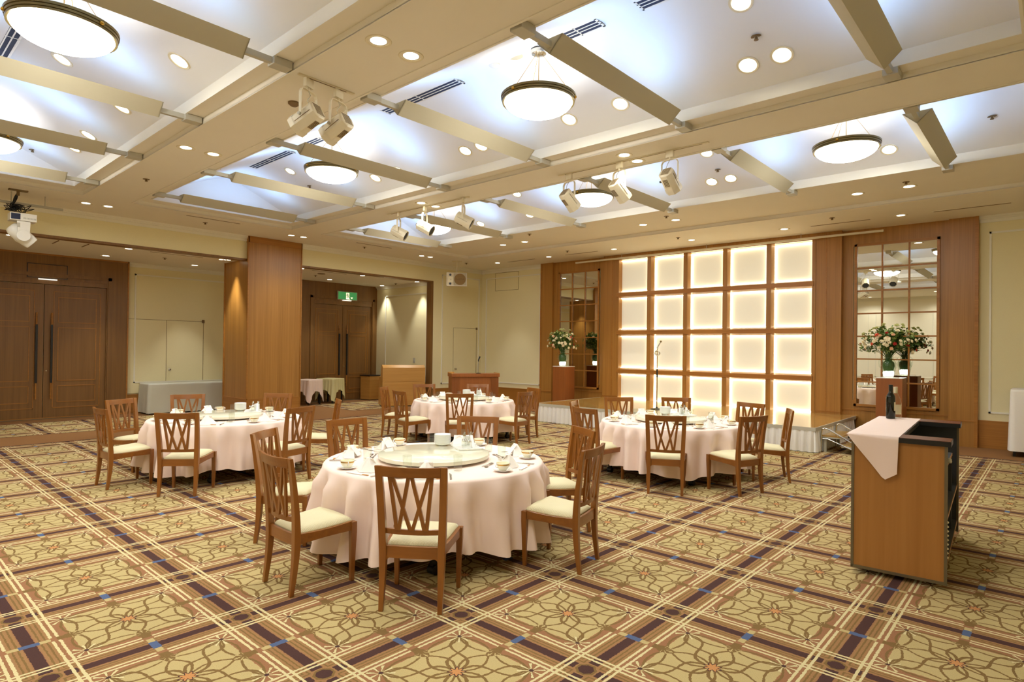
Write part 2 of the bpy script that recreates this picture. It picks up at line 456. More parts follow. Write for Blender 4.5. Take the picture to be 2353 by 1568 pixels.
# ---- walls
def cream_wall(name, boxes, mat=CREAM):
    mb = MB()
    for b in boxes: mb.box(*b)
    return struct(name, mb, mat)
# stage wall (far right), left wall fascia, alcove walls, right and back walls
cream_wall('wall_stage', [(XL-.2, YW, 0, XR+.1, YW+.2, ZC)])
cream_wall('wall_left', [(XL-.16, 11.24, 0, XL, YW, ZC),
                         (XL-.16, YB, 3.50, XL, 5.94, ZC), (XL-.16, 7.17, 3.50, XL, 11.24, ZC)])
cream_wall('wall_alcove_back', [(-16.3, YB, 0, -16.1, 11.5, 3.52)])
cream_wall('wall_alcove_side', [(-16.1, 11.30, 0, XL-.16, 11.45, 3.52)])
cream_wall('wall_right', [(XR, YB, 0, XR+.15, YW, ZC)])
cream_wall('wall_back', [(-16.3, YB-.15, 0, XR+.1, YB, ZC)], BACKC)
struct('ceiling_alcove', MB().box(-16.3, YB, 3.50, XL-.16, 11.45, 3.56), SOFFIT)
# crown mouldings
def crown_x(mb, x, y0, y1, z, sgn, s=1.0):   # on a wall of constant x, room on the +sgn side
    for w_, h0, h1 in ((.075, 0, .035), (.05, .035, .06), (.02, .06, .115)):
        mb.box(x, y0, z-h1*s, x+sgn*w_*s, y1, z-h0*s)
def crown_y(mb, y, x0, x1, z, sgn, s=1.0):
    for w_, h0, h1 in ((.075, 0, .035), (.05, .035, .06), (.02, .06, .115)):
        mb.box(x0, y, z-h1*s, x1, y+sgn*w_*s, z-h0*s)
cr = MB()
crown_x(cr, XL, YB, 5.94, ZC, 1); crown_x(cr, XL, 7.17, YW, ZC, 1)
crown_y(cr, YW, XL, -10.82, ZC, -1); crown_y(cr, YW, -1.04, XR, ZC, -1)
crown_x(cr, XR, YB, YW, ZC, -1); crown_y(cr, YB, XL, XR, ZC, 1)
struct('trim_5', cr, CREAM_P)
cr = MB(); crown_x(cr, -16.1, 4.47, 8.60, 3.50, 1, .8); crown_y(cr, 11.30, -16.1, XL-.16, 3.50, -1, .8)
struct('trim_6', cr, CREAM_P)
# picture-frame wall mouldings
def mold_y(mb, y, x0, x1, z0, z1, sgn=-1, t=.03, d=.02):
    for a, b, c, e in ((x0, z0, x1, z0+t), (x0, z1-t, x1, z1), (x0, z0, x0+t, z1), (x1-t, z0, x1, z1)):
        mb.box(a, y, b, c, y+sgn*d, e)
def mold_x(mb, x, y0, y1, z0, z1, sgn=1, t=.03, d=.02):
    for a, b, c, e in ((y0, z0, y1, z0+t), (y0, z1-t, y1, z1), (y0, z0, y0+t, z1), (y1-t, z0, y1, z1)):
        mb.box(x, a, b, x+sgn*d, c, e)
mo = MB()
MT = dict(t=.03, d=.018)
mold_y(mo, YW, -13.05, -10.89, .59, 3.74); mold_y(mo, YW, -.90, 1.35, .60, 3.72)
mold_x(mo, XL, 11.57, 13.08, .58, 3.72); mold_y(mo, 11.30, -15.53, -13.55, .60, 3.20)
mold_x(mo, -16.1, 4.61, 8.3, .70, 3.25)
for k in range(6): mold_y(mo, YB, -13.0+k*2.35, -10.9+k*2.35, .60, 3.40, 1)
struct('trim_7', mo, CREAM_P)
# wooden dado / baseboards
def dado(name, parts):
    mb = MB()
    for p in parts: mb.box(*p)
    return struct(name, mb, OAKH)
dado('baseboard_stage', [(XL+.02, YW-.02, 0, -10.81, YW+.001, .46), (-1.04, YW-.02, 0, XR, YW+.001, .47), (-1.04, YW-.03, .455, XR, YW, .475), (XL+.02, YW-.03, .445, -10.81, YW, .465)])
dado('baseboard_left', [(XL-.001, 11.26, 0, XL+.02, YW-.02, .45), (XL, 11.26, .435, XL+.03, YW-.02, .455)])
dado('baseboard_alcove', [(-16.1, 4.47, 0, -16.08, 8.6, .43), (-16.1, 4.47, .415, -16.07, 8.6, .435), (-16.1, 11.28, 0, XL-.16, 11.302, .43)])
dado('baseboard_right', [(XR-.02, YB, 0, XR, YW, .46)])
dado('baseboard_back', [(XL, YB, 0, XR, YB+.02, .46)])
# wood lining of the alcove opening: soffit strip and right jamb
ow = MB(); ow.box(XL-.17, YB, 3.462, XL+.012, 5.94, 3.505); ow.box(XL-.17, 7.17, 3.462, XL+.012, 11.245, 3.505)
ow.box(XL-.17, 11.155, 0, XL+.012, 11.245, 3.462)
struct('trim_8', ow, OAKD)
# concealed service hatches (dark reveal lines) in the cream walls
def seam_x(mb, x, y0, y1, z0, z1, t=.008, bottom=True, mids=()):
    segs = [(y0, z0, y0+t, z1), (y1-t, z0, y1, z1), (y0, z1-t, y1, z1)]
    if bottom: segs.append((y0, z0, y1, z0+t))
    for m_ in mids: segs.append((m_-t/2, z0, m_+t/2, z1))
    for a, b, c, e in segs: mb.box(x, a, b, x+.003, c, e)
def seam_y(mb, y, x0, x1, z0, z1, t=.008):
    for a, b, c, e in ((x0, z0, x0+t, z1), (x1-t, z0, x1, z1), (x0, z1-t, x1, z1), (x0, z0, x1, z0+t)):
        mb.box(a, y, b, c, y-.003, e)
SEAM = plain('shadow_gap', (120, 96, 50), .9)
hd = empty('door_3', None, None, (-16.1, 5.30, 0)); tag(hd, kind='structure')
q = MB(); seam_x(q, .0145, -.83, .85, .45, 2.20, mids=(0,)); q.build('door_gap', SEAM, hd)
q = MB(); q.box(0, -.83, .45, .014, .85, 2.20); q.build('door_leaf', CREAM, hd)
def knob(parent, p, ax, name='knob', mat=STEEL, r=.028):
    q = MB(); q.lathe([(r*.9, 0), (r*.9, .006), (r*.35, .012), (r*.35, .03), (r, .036), (r, .052), (r*.5, .058)], 14)
    q.xform(Matrix.Translation(p) @ (Matrix.Rotation(pi/2, 4, 'Y') if ax == 'x' else Matrix.Rotation(pi/2, 4, 'X')))
    return q.build(name, mat, parent, smooth=True)
knob(hd, (.014, .07, 1.0), 'x')
q = MB(); q.box(.012, .81, 2.16, .04, .86, 2.24); q.box(.012, -.86, 2.16, .03, -.82, 2.22); q.build('hinge', BROWNM, hd)
hd = empty('door_4', None, None, (XL, 12.02, 0)); tag(hd, kind='structure')
q = MB(); seam_x(q, .0135, 0, .95, .46, 2.21); q.build('door_gap', SEAM, hd)
q = MB(); q.box(0, 0, .46, .013, .95, 2.21); q.build('door_leaf', CREAM, hd)
knob(hd, (.013, .09, 1.0), 'x'); q = MB(); q.box(.012, .92, 2.17, .035, .97, 2.24); q.build('hinge', BROWNM, hd)
hd = empty('wall_hatch', 'cream access hatch high on the stage wall beside the corner', 'hatch', (-12.66, YW, 3.34))
q = MB(); seam_y(q, -.0135, 0, .93, 0, .54); q.build('hatch_gap', SEAM, hd); q = MB(); q.box(0, -.013, 0, .93, 0, .54); q.build('hatch_leaf', CREAM, hd)
sw = empty('wall_switch', 'grey switch plate on the cream alcove wall above the control desk', 'switch', (-14.11, 11.30, 1.16))
q = MB().box(-.05, -.012, 0, .05, 0, .15); q.build('cover_plate', GREYM, sw, bevel=.003)
q = MB().box(-.018, -.02, .05, .018, -.012, .10); q.build('rocker', GREYM, sw)

# ---- oak column between the two alcove bays
cm = MB(); cm.box(-14.34, 5.94, 0, -13.15, 7.17, ZC); struct('wall_column', cm, OAK)
cb = MB()
for (x0, y0, x1, y1) in ((-13.15, 5.93, -13.135, 7.18), (-14.35, 5.925, -13.135, 5.94)):
    cb.box(x0, y0, .425, x1, y1, .445); cb.box(x0, y0, 3.86, x1, y1, 3.995)
for x, y in ((-13.155, 5.935), (-13.155, 7.175), (-14.345, 5.935)): cb.box(x-.02, y-.012, 0, x+.02, y+.012, 3.995)
struct('trim_9', cb, OAKH)
cb = MB(); cb.box(-13.15, 5.95, 0, -13.14, 7.16, .425); cb.box(-14.33, 5.93, 0, -13.16, 5.94, .425); struct('baseboard_column', cb, OAKH)

# ---- double doors in the alcove
def double_door(idx, yg, y_lo, y_hi, leafw, ftop=3.02, ltop=2.85):
    # wooden panelling around the opening
    fr = MB(); X = -16.1
    yl, yr = yg-leafw-.0, yg+leafw
    fr.box(X, y_lo, 0, X+.10, yl-.02, 3.50); fr.box(X, yr+.02, 0, X+.10, y_hi, 3.50); fr.box(X, yl-.02, ftop-.06, X+.10, yr+.02, 3.50)
    struct(f'wall_door_panelling', fr, OAKD)
    d = empty(f'door_{idx}', None, None, (X, yg, 0)); tag(d, kind='structure')
    q = MB()
    for s in (-1, 1): q.box(.10, s*(leafw+.02), 0, .125, s*(leafw+.09), ftop+.07); q.box(.0, s*leafw, 0, .10, s*(leafw+.02), ftop-.06)
    q.box(.10, -leafw-.09, ftop, .125, leafw+.09, ftop+.07); q.box(.0, -leafw, ltop+.01, .09, leafw, ftop-.06)
    q.build('door_frame', OAKD, d)
    for s in (-1, 1):
        q = MB(); q.box(.01, s*.006, .012, .055, s*leafw, ltop); leaf = q.build('door_leaf', OAKD, d)
        q = MB(); a, b = s*.24, s*(leafw-.18)
        def mr(y0, y1, z0, z1, t=.014):
            y0, y1 = sorted((y0, y1)); mold_x(q, .055, y0, y1, z0, z1, 1, t, .008)
        mr(s*.16, s*(leafw-.10), .22, 2.72); mr(a, b, .34, .70); mr(a, b, .80, 1.95); mr(a, b, 2.05, 2.60)
        q.build('panel_molding', OAKH, leaf)
        q = MB(); q.tube([(.10, s*.13, .42), (.10, s*.13, 2.25)], .014, 8); q.box(.055, s*.13-.01, .5, .1, s*.13+.01, .53); q.box(.055, s*.13-.01, 2.12, .1, s*.13+.01, 2.15)
        h_ = q.build('door_handle', OAKH, leaf)
        q = MB(); q.box(.082, s*.13-.02, .76, .122, s*.13+.02, 2.0); q.build('handle_grip', BLACKM, leaf, bevel=.006)
    q = MB(); q.lathe([(.014, 0), (.014, .02)], 10); q.xform(Matrix.Translation((.055, .05, 1.02)) @ Matrix.Rotation(pi/2, 4, 'Y')); q.build('lock_cylinder', STEEL, d)
    q = MB().box(0, -leafw-.1, 0, .14, leafw+.1, .012); q.build('sill', EDGE, d)
    return d
double_door(1, 2.91, 1.0, 4.465, 1.12); double_door(2, 10.11, 8.60, 11.30, 1.0)
ob = MB(); mold_x(ob, -16.0, .99, 4.465, .0, 3.50, 1, .03, .012); struct('trim_10', ob, OAKH)
# flush sign housing over the left door, with its little lit strip
sb = empty('sign_housing', 'closed wooden sign housing above the left double door with lit strip', 'sign', (-16.0, 2.95, 3.13))
q = MB(); seam_x(q, .012, -.345, .345, -.15, .15, .012); q.build('frame', BLACKM, sb)
q = MB(); q.box(0, -.345, -.15, .012, .345, .15); q.build('cover', OAKD, sb)
q = MB(); q.box(.012, -.16, -.185, .05, .16, -.165); q.build('light_strip', E_STRIP, sb)
# exit sign above the right door
ex = empty('exit_sign', 'green running man exit sign above the right alcove door', 'sign', (-15.99, 10.20, 3.14))
q = MB(); q.box(-.01, -.34, -.13, .05, .34, .13); q.build('housing', GREYM, ex, bevel=.008)
q = MB(); q.box(.05, -.315, -.11, .054, .315, .11); face = q.build('green_face', E_GREEN, ex)
q = MB(); q.box(.054, -.055, -.095, .057, .055, .09); q.prism([(-.04, -.105), (.09, -.105), (.05, -.08), (-.05, -.08)], .054, .057, 'x'); q.build('doorway_symbol', E_WHITE, face)
RUN = plain('running_man_green', (40, 110, 50), .6)
q = MB()
q.prism([(-.022+.014*cos(t*pi/5), .067+.013*sin(t*pi/5)) for t in range(10)], .057, .059, 'x')
for A, B, w_ in (((-.012, .045), (.012, -.01), .024), ((-.008, .04), (-.045, .022), .009), ((-.045, .022), (-.052, -.002), .008), ((-.006, .042), (.03, .03), .009), ((.03, .03), (.045, .012), .008),
                 ((.01, -.01), (-.015, -.045), .013), ((-.015, -.045), (-.035, -.08), .011), ((.012, -.01), (.035, -.045), .013), ((.035, -.045), (.065, -.047), .010)):
    dx, dz = B[0]-A[0], B[1]-A[1]; l = hypot(dx, dz); nx, nz_ = -dz/l*w_/2, dx/l*w_/2
    q.prism([(A[0]+nx, A[1]+nz_), (A[0]-nx, A[1]-nz_), (B[0]-nx, B[1]-nz_), (B[0]+nx, B[1]+nz_)], .057, .0585, 'x')
q.build('running_figure', RUN, face)
q = MB(); q.prism([(.10, -.035), (.18, -.035), (.165, -.07), (.13, -.085), (.115, -.07)], .054, .056, 'x'); q.build('small_symbol', E_WHITE, face)
q = MB(); q.box(.0, -.15, -.148, .06, .13, -.132); q.build('light_strip', E_STRIP, ex)

# ================================================================ STAGE WALL
# oak panelling: outer pilasters, mirror bays, inner pilasters
def stage_wood():
    mb = MB(); Y = YW
    for s in (-1, 1):
        C_ = -5.93
        def X(a): return C_+s*a
        mb.box(X(4.88), Y-.10, 0, X(4.47), Y, ZC-.001)            # outer pilaster
        mb.box(X(4.47), Y-.03, 0, X(2.76), Y, .70)                # dado of mirror bay
        mb.box(X(4.47), Y-.03, 3.62+.06, X(2.76), Y, ZC-.001)
        mb.box(X(4.47), Y-.03, .70, X(4.28), Y, 3.68); mb.box(X(2.94), Y-.03, .70, X(2.76), Y, 3.68)
        mb.box(X(2.76), Y-.16, 0, X(2.30), Y, ZC-.001)            # inner pilaster
    mb.box(-5.93-2.30, Y-.16, 3.87, -5.93+2.30, Y, ZC-.001)       # head over the lit grid
    return mb
struct('wall_stage_panelling', stage_wood(), OAK)
q = MB()
for s in (-1, 1):
    def X(a): return -5.93+s*a
    q.box(X(4.88), YW-.112, .44, X(4.47), YW-.10, .46); q.box(X(4.47), YW-.045, .50, X(2.76), YW-.03, .52); q.box(X(2.76), YW-.172, .44, X(2.30), YW-.16, .46)
    q.box(X(4.89), YW-.11, 0, X(4.84), YW, ZC-.002); q.box(X(2.50), YW-.165, .46, X(2.48), YW-.155, 3.99)
struct('trim_11', q, OAKH)
# mirrors with 3 x 7 glazing bars
def mirror(x0, x1, label):
    z0, z1 = .62, 3.68
    t = empty('wall_mirror', label, 'mirror', (x0, YW-.03, z0)); w_, h_ = x1-x0, z1-z0
    q = MB().box(0, -.004, 0, w_, .001, h_); q.build('mirror_pane', MIRROR, t)
    q = MB()
    for k in range(1, 3): q.box(w_*k/3-.014, -.026, 0, w_*k/3+.014, -.004, h_)
    for k in range(1, 7): q.box(0, -.024, h_*k/7-.013, w_, -.004, h_*k/7+.013)
    q.build('glazing_bar', OAKH, t)
    q = MB(); mold_y(q, -.004, -.035, w_+.035, -.035, h_+.035, -1, .045, .032); q.build('frame', OAKH, t)
mirror(-10.18, -8.92, 'tall wooden framed mirror left of the lit panels')
mirror(-2.93, -1.63, 'tall wooden framed mirror right of the lit panels')
# the glowing 5 x 4 grid
g = empty('illuminated_wall_grid', 'wooden wall grid of twenty glowing cream panels behind the stage', 'wall panel', (-5.975, YW, 0))
xe = [(-2.275, -1.485), (-1.32, -.537), (-.386, .402), (.55, 1.345), (1.498, 2.275)]
ze = [(.40, 1.01), (1.17, 1.965), (2.13, 2.915), (3.07, 3.855)]
q = MB()
for a, b in zip(xe, xe[1:]):
    m_ = (a[1]+b[0])/2; q.prism([(a[1]-.002, -.042), (m_-.05, -.17), (m_+.05, -.17), (b[0]+.002, -.042), (m_+.05, -.042), (m_+.05, 0), (m_-.05, 0), (m_-.05, -.042)], .40, 3.87)
q.build('mullion', OAK, g)
q = MB()
for a, b in zip(ze, ze[1:]):
    m_ = (a[1]+b[0])/2
    q.prism([(-.042, a[1]-.002), (-.19, m_-.045), (-.19, m_+.045), (-.042, b[0]+.002), (-.042, m_+.05), (0, m_+.05), (0, m_-.05), (-.042, m_-.05)], -2.30, 2.30, 'x')
q.build('shelf_beam', OAKH, g)
for a, b in ((-2.34, -2.27), (2.27, 2.34)): q = MB().box(a, -.165, .39, b, 0, 3.9); q.build('side_rail', OAK, g)
for x0, x1 in xe:
    for z0, z1 in ze:
        p = MB().box(x0, -.006, z0, x1, .0, z1).build('light_panel', E_PANEL, g)
        zz = z0 if z0 > .5 else .34
        q = MB(); frame_rect(q, x0+.012, z0+.012, x1-.012, z1-.012, -.034, -.022, .010)
        q.xform(Matrix.Rotation(pi/2, 4, 'X') @ Matrix.Scale(-1, 4, (0, 0, 1)) @ Matrix.Identity(4))
        # place the thin glowing perimeter just in front of the panel, tucked against the beams
        q.xform(Matrix.Translation((0, -.004, 0)))
        q.build('edge_light', E_TUBE, p)
# curtain rail
r_ = empty('curtain_rail', 'thin white ceiling rail hung in front of the lit panels', 'rail', (-9.49, 12.93, 3.89))
q = MB().box(0, -.02, -.02, 7.05, .02, .02); q.build('rail', BEIGEP, r_)
for x in (1.4, 3.6, 5.6):
    q = MB().tube([(x, 0, .02), (x, 0, .11)], .006, 6); q.build('hanger', GREYM, r_)

# ---- stage platform
SX0, SX1, SY0, SZ = -8.72, -2.90, 10.43, .40
st = empty('stage_platform', 'low parquet stage with white pleated skirt in front of the lit panels', 'stage', (0, 0, 0))
q = MB().box(SX0, SY0, SZ-.05, SX1, YW-.001, SZ); q.build('parquet_deck', PARQ, st)
q = MB().box(SX0-.012, SY0-.012, SZ-.055, SX1+.012, SY0+.004, SZ+.003); q.box(SX1-.004, SY0, SZ-.055, SX1+.012, YW-.2, SZ+.003); q.box(SX0-.012, SY0, SZ-.055, SX0+.004, YW-.2, SZ+.003)
q.build('edge_strip', GREYM, st)
q = MB().box(SX0+.03, SY0+.03, .0, SX1-.03, YW-.002, SZ-.05); q.build('frame', BLACKM, st)
def skirt(pts, name='pleated_skirt', z1=SZ-.05, per=.115, amp=.030):
    # pleated cloth following a polyline
    out = []
    for (p, q_), nrm in pts:
        L = hypot(q_[0]-p[0], q_[1]-p[1]); n = int(L/per)*8
        for i in range(n+1):
            t = i/n; ph = (i % 8)/8.
            o = [0, .35, .9, 1., 1., .9, .2, 0][i % 8]*amp
            out.append(((p[0]+(q_[0]-p[0])*t, p[1]+(q_[1]-p[1])*t), o, nrm))
    mb = MB(); rings = []
    for z, k in ((z1, .35), (z1-.12, .9), (.17, 1.25), (.008, 1.5)):
        rings.append([(x+nx*o*k, y+ny*o*k, z) for (x, y), o, (nx, ny) in out])
    mb.loft(rings, cap=False, closed=False)
    return mb
sk = skirt([(((SX0, YW-.3), (SX0, SY0)), (-1, 0)), (((SX0, SY0), (SX1, SY0)), (0, -1)), (((SX1, SY0), (SX1, YW-.3)), (1, 0))])
sk.build('pleated_skirt', SATIN, st, smooth='all')

# ================================================================ CEILING FITTINGS
def trough(X, yc):
    pass
t0 = empty('ceiling_light_trough', 'x', 'ceiling light', (0, 0, 0), group='triangular uplight troughs in the ceiling coffers')
q = MB()   # V-shaped open trough: two boards and two triangular ends, 2.0 long
W_, Hh = .13, .125; z1 = .08
for s in (-1, 1):
    q.loft([[(0, y, z1-Hh), (s*W_, y, z1), (s*(W_-.012), y, z1), (0, y, z1-Hh+.014)] for y in (-1., 1.)])
q.build('trough_board', TROUGH, t0)
for y in (-1., .99): q = MB(); q.prism([(-W_, z1), (W_, z1), (0, z1-Hh)], y, y+.01, 'y'); q.build('end_plate', TROUGH, t0)
for s in (-1, 1):
    q = MB().box(-.022, s*1.0, .005, .022, s*1.235, .055); q.build('support_arm', GREYM, t0)
    q = MB().box(-.06, s*1.235, -.008, .06, s*1.40, .0585)
    q.build('wall_bracket', GREYM, t0, bevel=.004)
q = MB().tube([(0, -.92, z1-.055), (0, .92, z1-.055)], .013, 8)
E_TL = emit('cool_fluorescent_tube', (.55, .75, 1.0), 3.0); q.build('fluorescent_tube', E_TL, t0)
remember(t0)
ld = bpy.data.lights.new('trough_light', 'AREA'); ld.shape = 'RECTANGLE'; ld.size = .08; ld.size_y = 1.3; ld.energy = E_TROUGH; ld.color = COOL
TX = [(-1.09, 'first'), (-3.035, 'second'), (-5.0, 'third'), (-6.95, 'fourth'), (-8.88, 'fifth'), (-10.83, 'sixth')]
CN = {1.185: 'left front coffer', 4.745: 'middle coffer', 8.31: 'coffer nearest the stage'}
first = True
for yc, _, _ in COFF:
    for X, nm in TX:
        lb = f'triangular beige light trough, {nm} from the right in the {CN[yc]}'
        if first: o = t0; o.location = (X, yc, ZC); o['label'] = lb; first = False
        else: o = dup(t0, (X, yc, ZC), label=lb)
        l = bpy.data.objects.new('trough_light', ld); COL.objects.link(l); l.location = (X, yc, ZC+.06); l.rotation_euler = (pi, 0, 0); l.parent = None
# pendant bowls
b0 = empty('pendant_bowl_lamp', 'x', 'pendant lamp', (0, 0, 0), group='alabaster bowl pendants in the coffers')
R = .355
q = MB(); prof = [(R*sin(a), -.150*cos(a)+.02) for a in [i*pi/2/10 for i in range(11)]]
q.lathe([(.002, -.130)]+prof[1:], 40, close=True); q.build('lit_bowl', E_BOWL, b0, smooth='all')
q = MB(); q.lathe([(.002, .022), (R-.006, .022)], 32, close=True); q.build('inner_lining', emit('added_bowl_cap_glow', (1.0, .97, .9), 2.5), b0)  # added disc closing the bowl top, holds its uplight off the vault
q = MB(); q.lathe([(R-.004, -.006), (R+.014, -.006), (R+.016, .012), (R+.011, .015), (R+.020, .018), (R+.022, .034), (R+.017, .037), (R+.027, .040), (R+.029, .060), (R+.006, .060), (R-.004, .03)], 48, close=True); q.build('bronze_rim', BRONZE, b0, smooth=True)
q = MB()
for k in range(3):
    a = k*2*pi/3+.5; q.tube([(R*cos(a), R*sin(a), .045), (.03*cos(a), .03*sin(a), .50)], .0025, 5)
q.tube([(0, 0, .1), (0, 0, .5)], .004, 6); q.build('suspension_wire', GOLD, b0)
for k in range(3):
    a = k*2*pi/3+.5; q = MB(); q.lathe([(.004, -.015), (.016, -.01), (.02, 0), (.016, .01), (.004, .016)], 10, c=((R+.02)*cos(a), (R+.02)*sin(a), .03)); q.build('finial_knob', GOLD, b0, smooth=True)
q = MB(); q.lathe([(.02, .49), (.075, .50), (.085, .53), (.07, .55)], 20); q.build('canopy', CHROME, b0, smooth=True)
remember(b0)
BW = [(-1.98, 8.31, 'nearest the right end of the stage coffer'), (-5.80, 8.31, 'middle of the coffer nearest the stage'), (-9.78, 8.31, 'left end of the coffer nearest the stage'),
      (-3.98, 4.745, 'in the middle coffer, nearer the camera'), (-7.88, 4.745, 'in the middle coffer, farther left'),
      (-6.02, 1.185, 'large in the top left corner, in the left front coffer'), (-10.02, 1.185, 'cut by the left edge, in the left front coffer'), (-2.0, 1.185, 'added unseen in the left front coffer for fill light')]  # last bowl is out of view, added to light the front table
for i, (x, y, lb) in enumerate(BW):
    lab = 'glowing round bowl pendant lamp ' + lb
    if i == 0: b0.location = (x, y, 4.125); b0['label'] = lab
    else: dup(b0, (x, y, 4.125), label=lab)
# downlights
def downlight_proto(nm, em):
    d = empty(nm, 'x', 'downlight', (0, 0, 0))
    q = MB(); q.lathe([(.078, .006), (.082, -.002), (.10, -.005), (.104, .0), (.104, .004)], 28, close=True); q.build('trim_ring', BEIGEP, d, smooth=True)
    q = MB(); q.lathe([(.001, -.0005), (.05, -.0008), (.079, .003)], 24, close=True); q.build('lamp_lens', em, d, smooth='all')
    return remember(d)
dA = downlight_proto('recessed_downlight', E_DISC); dB = downlight_proto('bright_recessed_downlight', E_DISC2)
usedA = [False]; usedB = [False]
sp = bpy.data.lights.new('downlight_beam', 'SPOT'); sp.energy = E_DOWN; sp.color = WARM; sp.spot_size = radians(105); sp.spot_blend = .9; sp.shadow_soft_size = .07
spb = bpy.data.lights.new('added_fill_beam', 'SPOT'); spb.energy = E_DOWN*2.2; spb.color = WARM; spb.spot_size = radians(150); spb.spot_blend = .6; spb.shadow_soft_size = .10  # wide fill beam for the unseen fittings added at the rear
spn = bpy.data.lights.new('wallwasher_beam', 'SPOT'); spn.energy = E_DOWN*3.2; spn.color = WARM; spn.spot_size = radians(62); spn.spot_blend = .7; spn.shadow_soft_size = .04
def downlight(x, y, z, label, bright=False, tilt=0., light=sp, grp=None):
    pr_, us = (dB, usedB) if bright else (dA, usedA)
    rot = (tilt, 0, 0)
    if not us[0]: o = pr_; us[0] = True; o.location = (x, y, z); o.rotation_euler = rot; o['label'] = label
    else: o = dup(pr_, (x, y, z), label=label, rot=rot)
    o['group'] = grp or 'recessed downlights'
    if light:
        l = bpy.data.objects.new('downlight_beam', light); COL.objects.link(l); l.location = (x, y, z-.03)
V = 'recessed downlight '
for x, n1 in ((-3.98, 'nearest the camera'), (-7.92, 'farther left')):
    for y, n2 in ((2.79, 'left one'), (3.11, 'right one')):
        downlight(x, y, ZC-.001, V+f'in the front ceiling beam, {n2} of the pair {n1}')
for x, n1 in ((-3.99, 'right'), (-7.88, 'left')):
    for y, n2 in ((6.41, 'near one'), (6.72, 'far one')):
        downlight(x, y, ZC-.001, V+f'in the beam by the spotlights, {n2} of the {n1} pair', bright=(n2 == 'near one'))
for y, ya, yb in ((1, 2.79, 3.11), (2, 6.51, 6.78), (3, 10.11, 10.38)):
    nn = {1: 'left of the moving light', 2: 'above the oak column', 3: 'above the rear alcove edge'}[y]
    downlight(-12.38, ya, ZC-.001, V+f'{nn}, left one of the pair by the left wall'); downlight(-12.36, yb, ZC-.001, V+f'{nn}, right one of the pair by the left wall')
names = ['nearest the right side', 'second from the right', 'third from the right', 'fourth from the right', 'fifth from the right', 'sixth from the right']
for x, n in zip((-1.65, -2.33, -5.37, -6.06, -9.12, -9.80), names):
    downlight(x, 10.45, ZC+.058, V+f'in front row before the stage, {n}')
for x, n in zip((-2.05, -3.99, -5.91, -7.87, -9.85, -11.68), names):
    downlight(x, 12.24, ZC-.001, V+f'in back row over the stage wall, {n}', light=spn)
al = math.atan(.46)
VD = [(-1.89, 4.745, 1), (-2.20, 4.745, 1), (-3.60, 4.745, 1), (-4.30, 4.745, 1), (-5.76, 4.745, 1), (-6.07, 4.745, 0), (-7.55, 4.745, 0), (-8.15, 4.745, 0),
      (-1.69, 8.31, 1), (-3.83, 8.31, 1), (-4.14, 8.31, 1), (-7.96, 8.31, 1), (-9.36, 8.31, 0), (-10.05, 8.31, 0),
      (-6.26, 1.185, 0), (-8.01, 1.185, 0), (-9.40, 1.185, 0), (-10.17, 1.185, 0), (-4.0, 1.185, 0), (-2.2, 1.185, 0)]  # last two are unseen lamps, added to brighten the front table
for i, (x, yc, br) in enumerate(VD):
    k = [v for v in VD if v[1] == yc].index((x, yc, br))
    w_ = ['nearest the right end', 'second from the right', 'third from the right', 'fourth from the right', 'fifth from the right', 'sixth from the right', 'seventh from the right', 'eighth from the right'][k]
    downlight(x, yc+.945, vz(.945)-.003, V+f'on the far slope of the {CN[yc]}, {w_}', bright=bool(br), tilt=-al)
for (x, yc, n) in ((-2.03, 4.745, 'at the top edge, in the middle coffer near slope'), (-7.80, 1.185, 'beneath the large bowl at top left'), (-3.95, 8.31, 'half hidden behind the beam, stage coffer'), (-7.77, 8.31, 'small bright one behind the beam, stage coffer'), (-9.75, 4.745, 'left of the second bowl in the middle coffer')):
    dd = .34; downlight(x, yc+dd, vz(dd)-.003, V+n, bright=(x > -8 and yc > 2), tilt=-.40, light=None)
for x, y, n in ((-13.79, 2.01, 'front row, leftmost'), (-13.79, 3.83, 'front row, second from left'), (-15.28, 3.82, 'back row, over the left door'), (-13.79, 5.64, 'front row, left of the column'), (-15.31, 5.63, 'back row, over the grey clothed table'),
                (-13.75, 7.50, 'front row, peeping right of the column'), (-13.78, 9.26, 'front row, middle of right bay'), (-15.36, 9.24, 'back row, over the right door'), (-13.75, 11.07, 'front row, over the lit cream wall'), (-15.50, 11.12, 'back row, over the lit cream wall')):
    downlight(x, y, 3.499, V+'in the low alcove ceiling, '+n, light=spn)
bpy.data.lights['wallwasher_beam'].use_shadow = True
for x in (-11.0, -8.5, -6.0, -3.5, -1.0):  # unseen rows added as fill for surfaces facing the camera
    for y in (-1.5, -2.9): downlight(x, y, ZC-.001, V+f'added unseen behind the camera for fill light, {dict(zip((-11.0, -8.5, -6.0, -3.5, -1.0), ("leftmost", "second", "middle", "fourth", "rightmost")))[x]} of the {"first" if y > -2 else "back"} row', light=spb)
# extra wash fittings that the photograph's scallops come from (column side)
downlight(-13.75, 5.74, 3.499, V+'in the alcove ceiling, tight against the column side', light=spn)

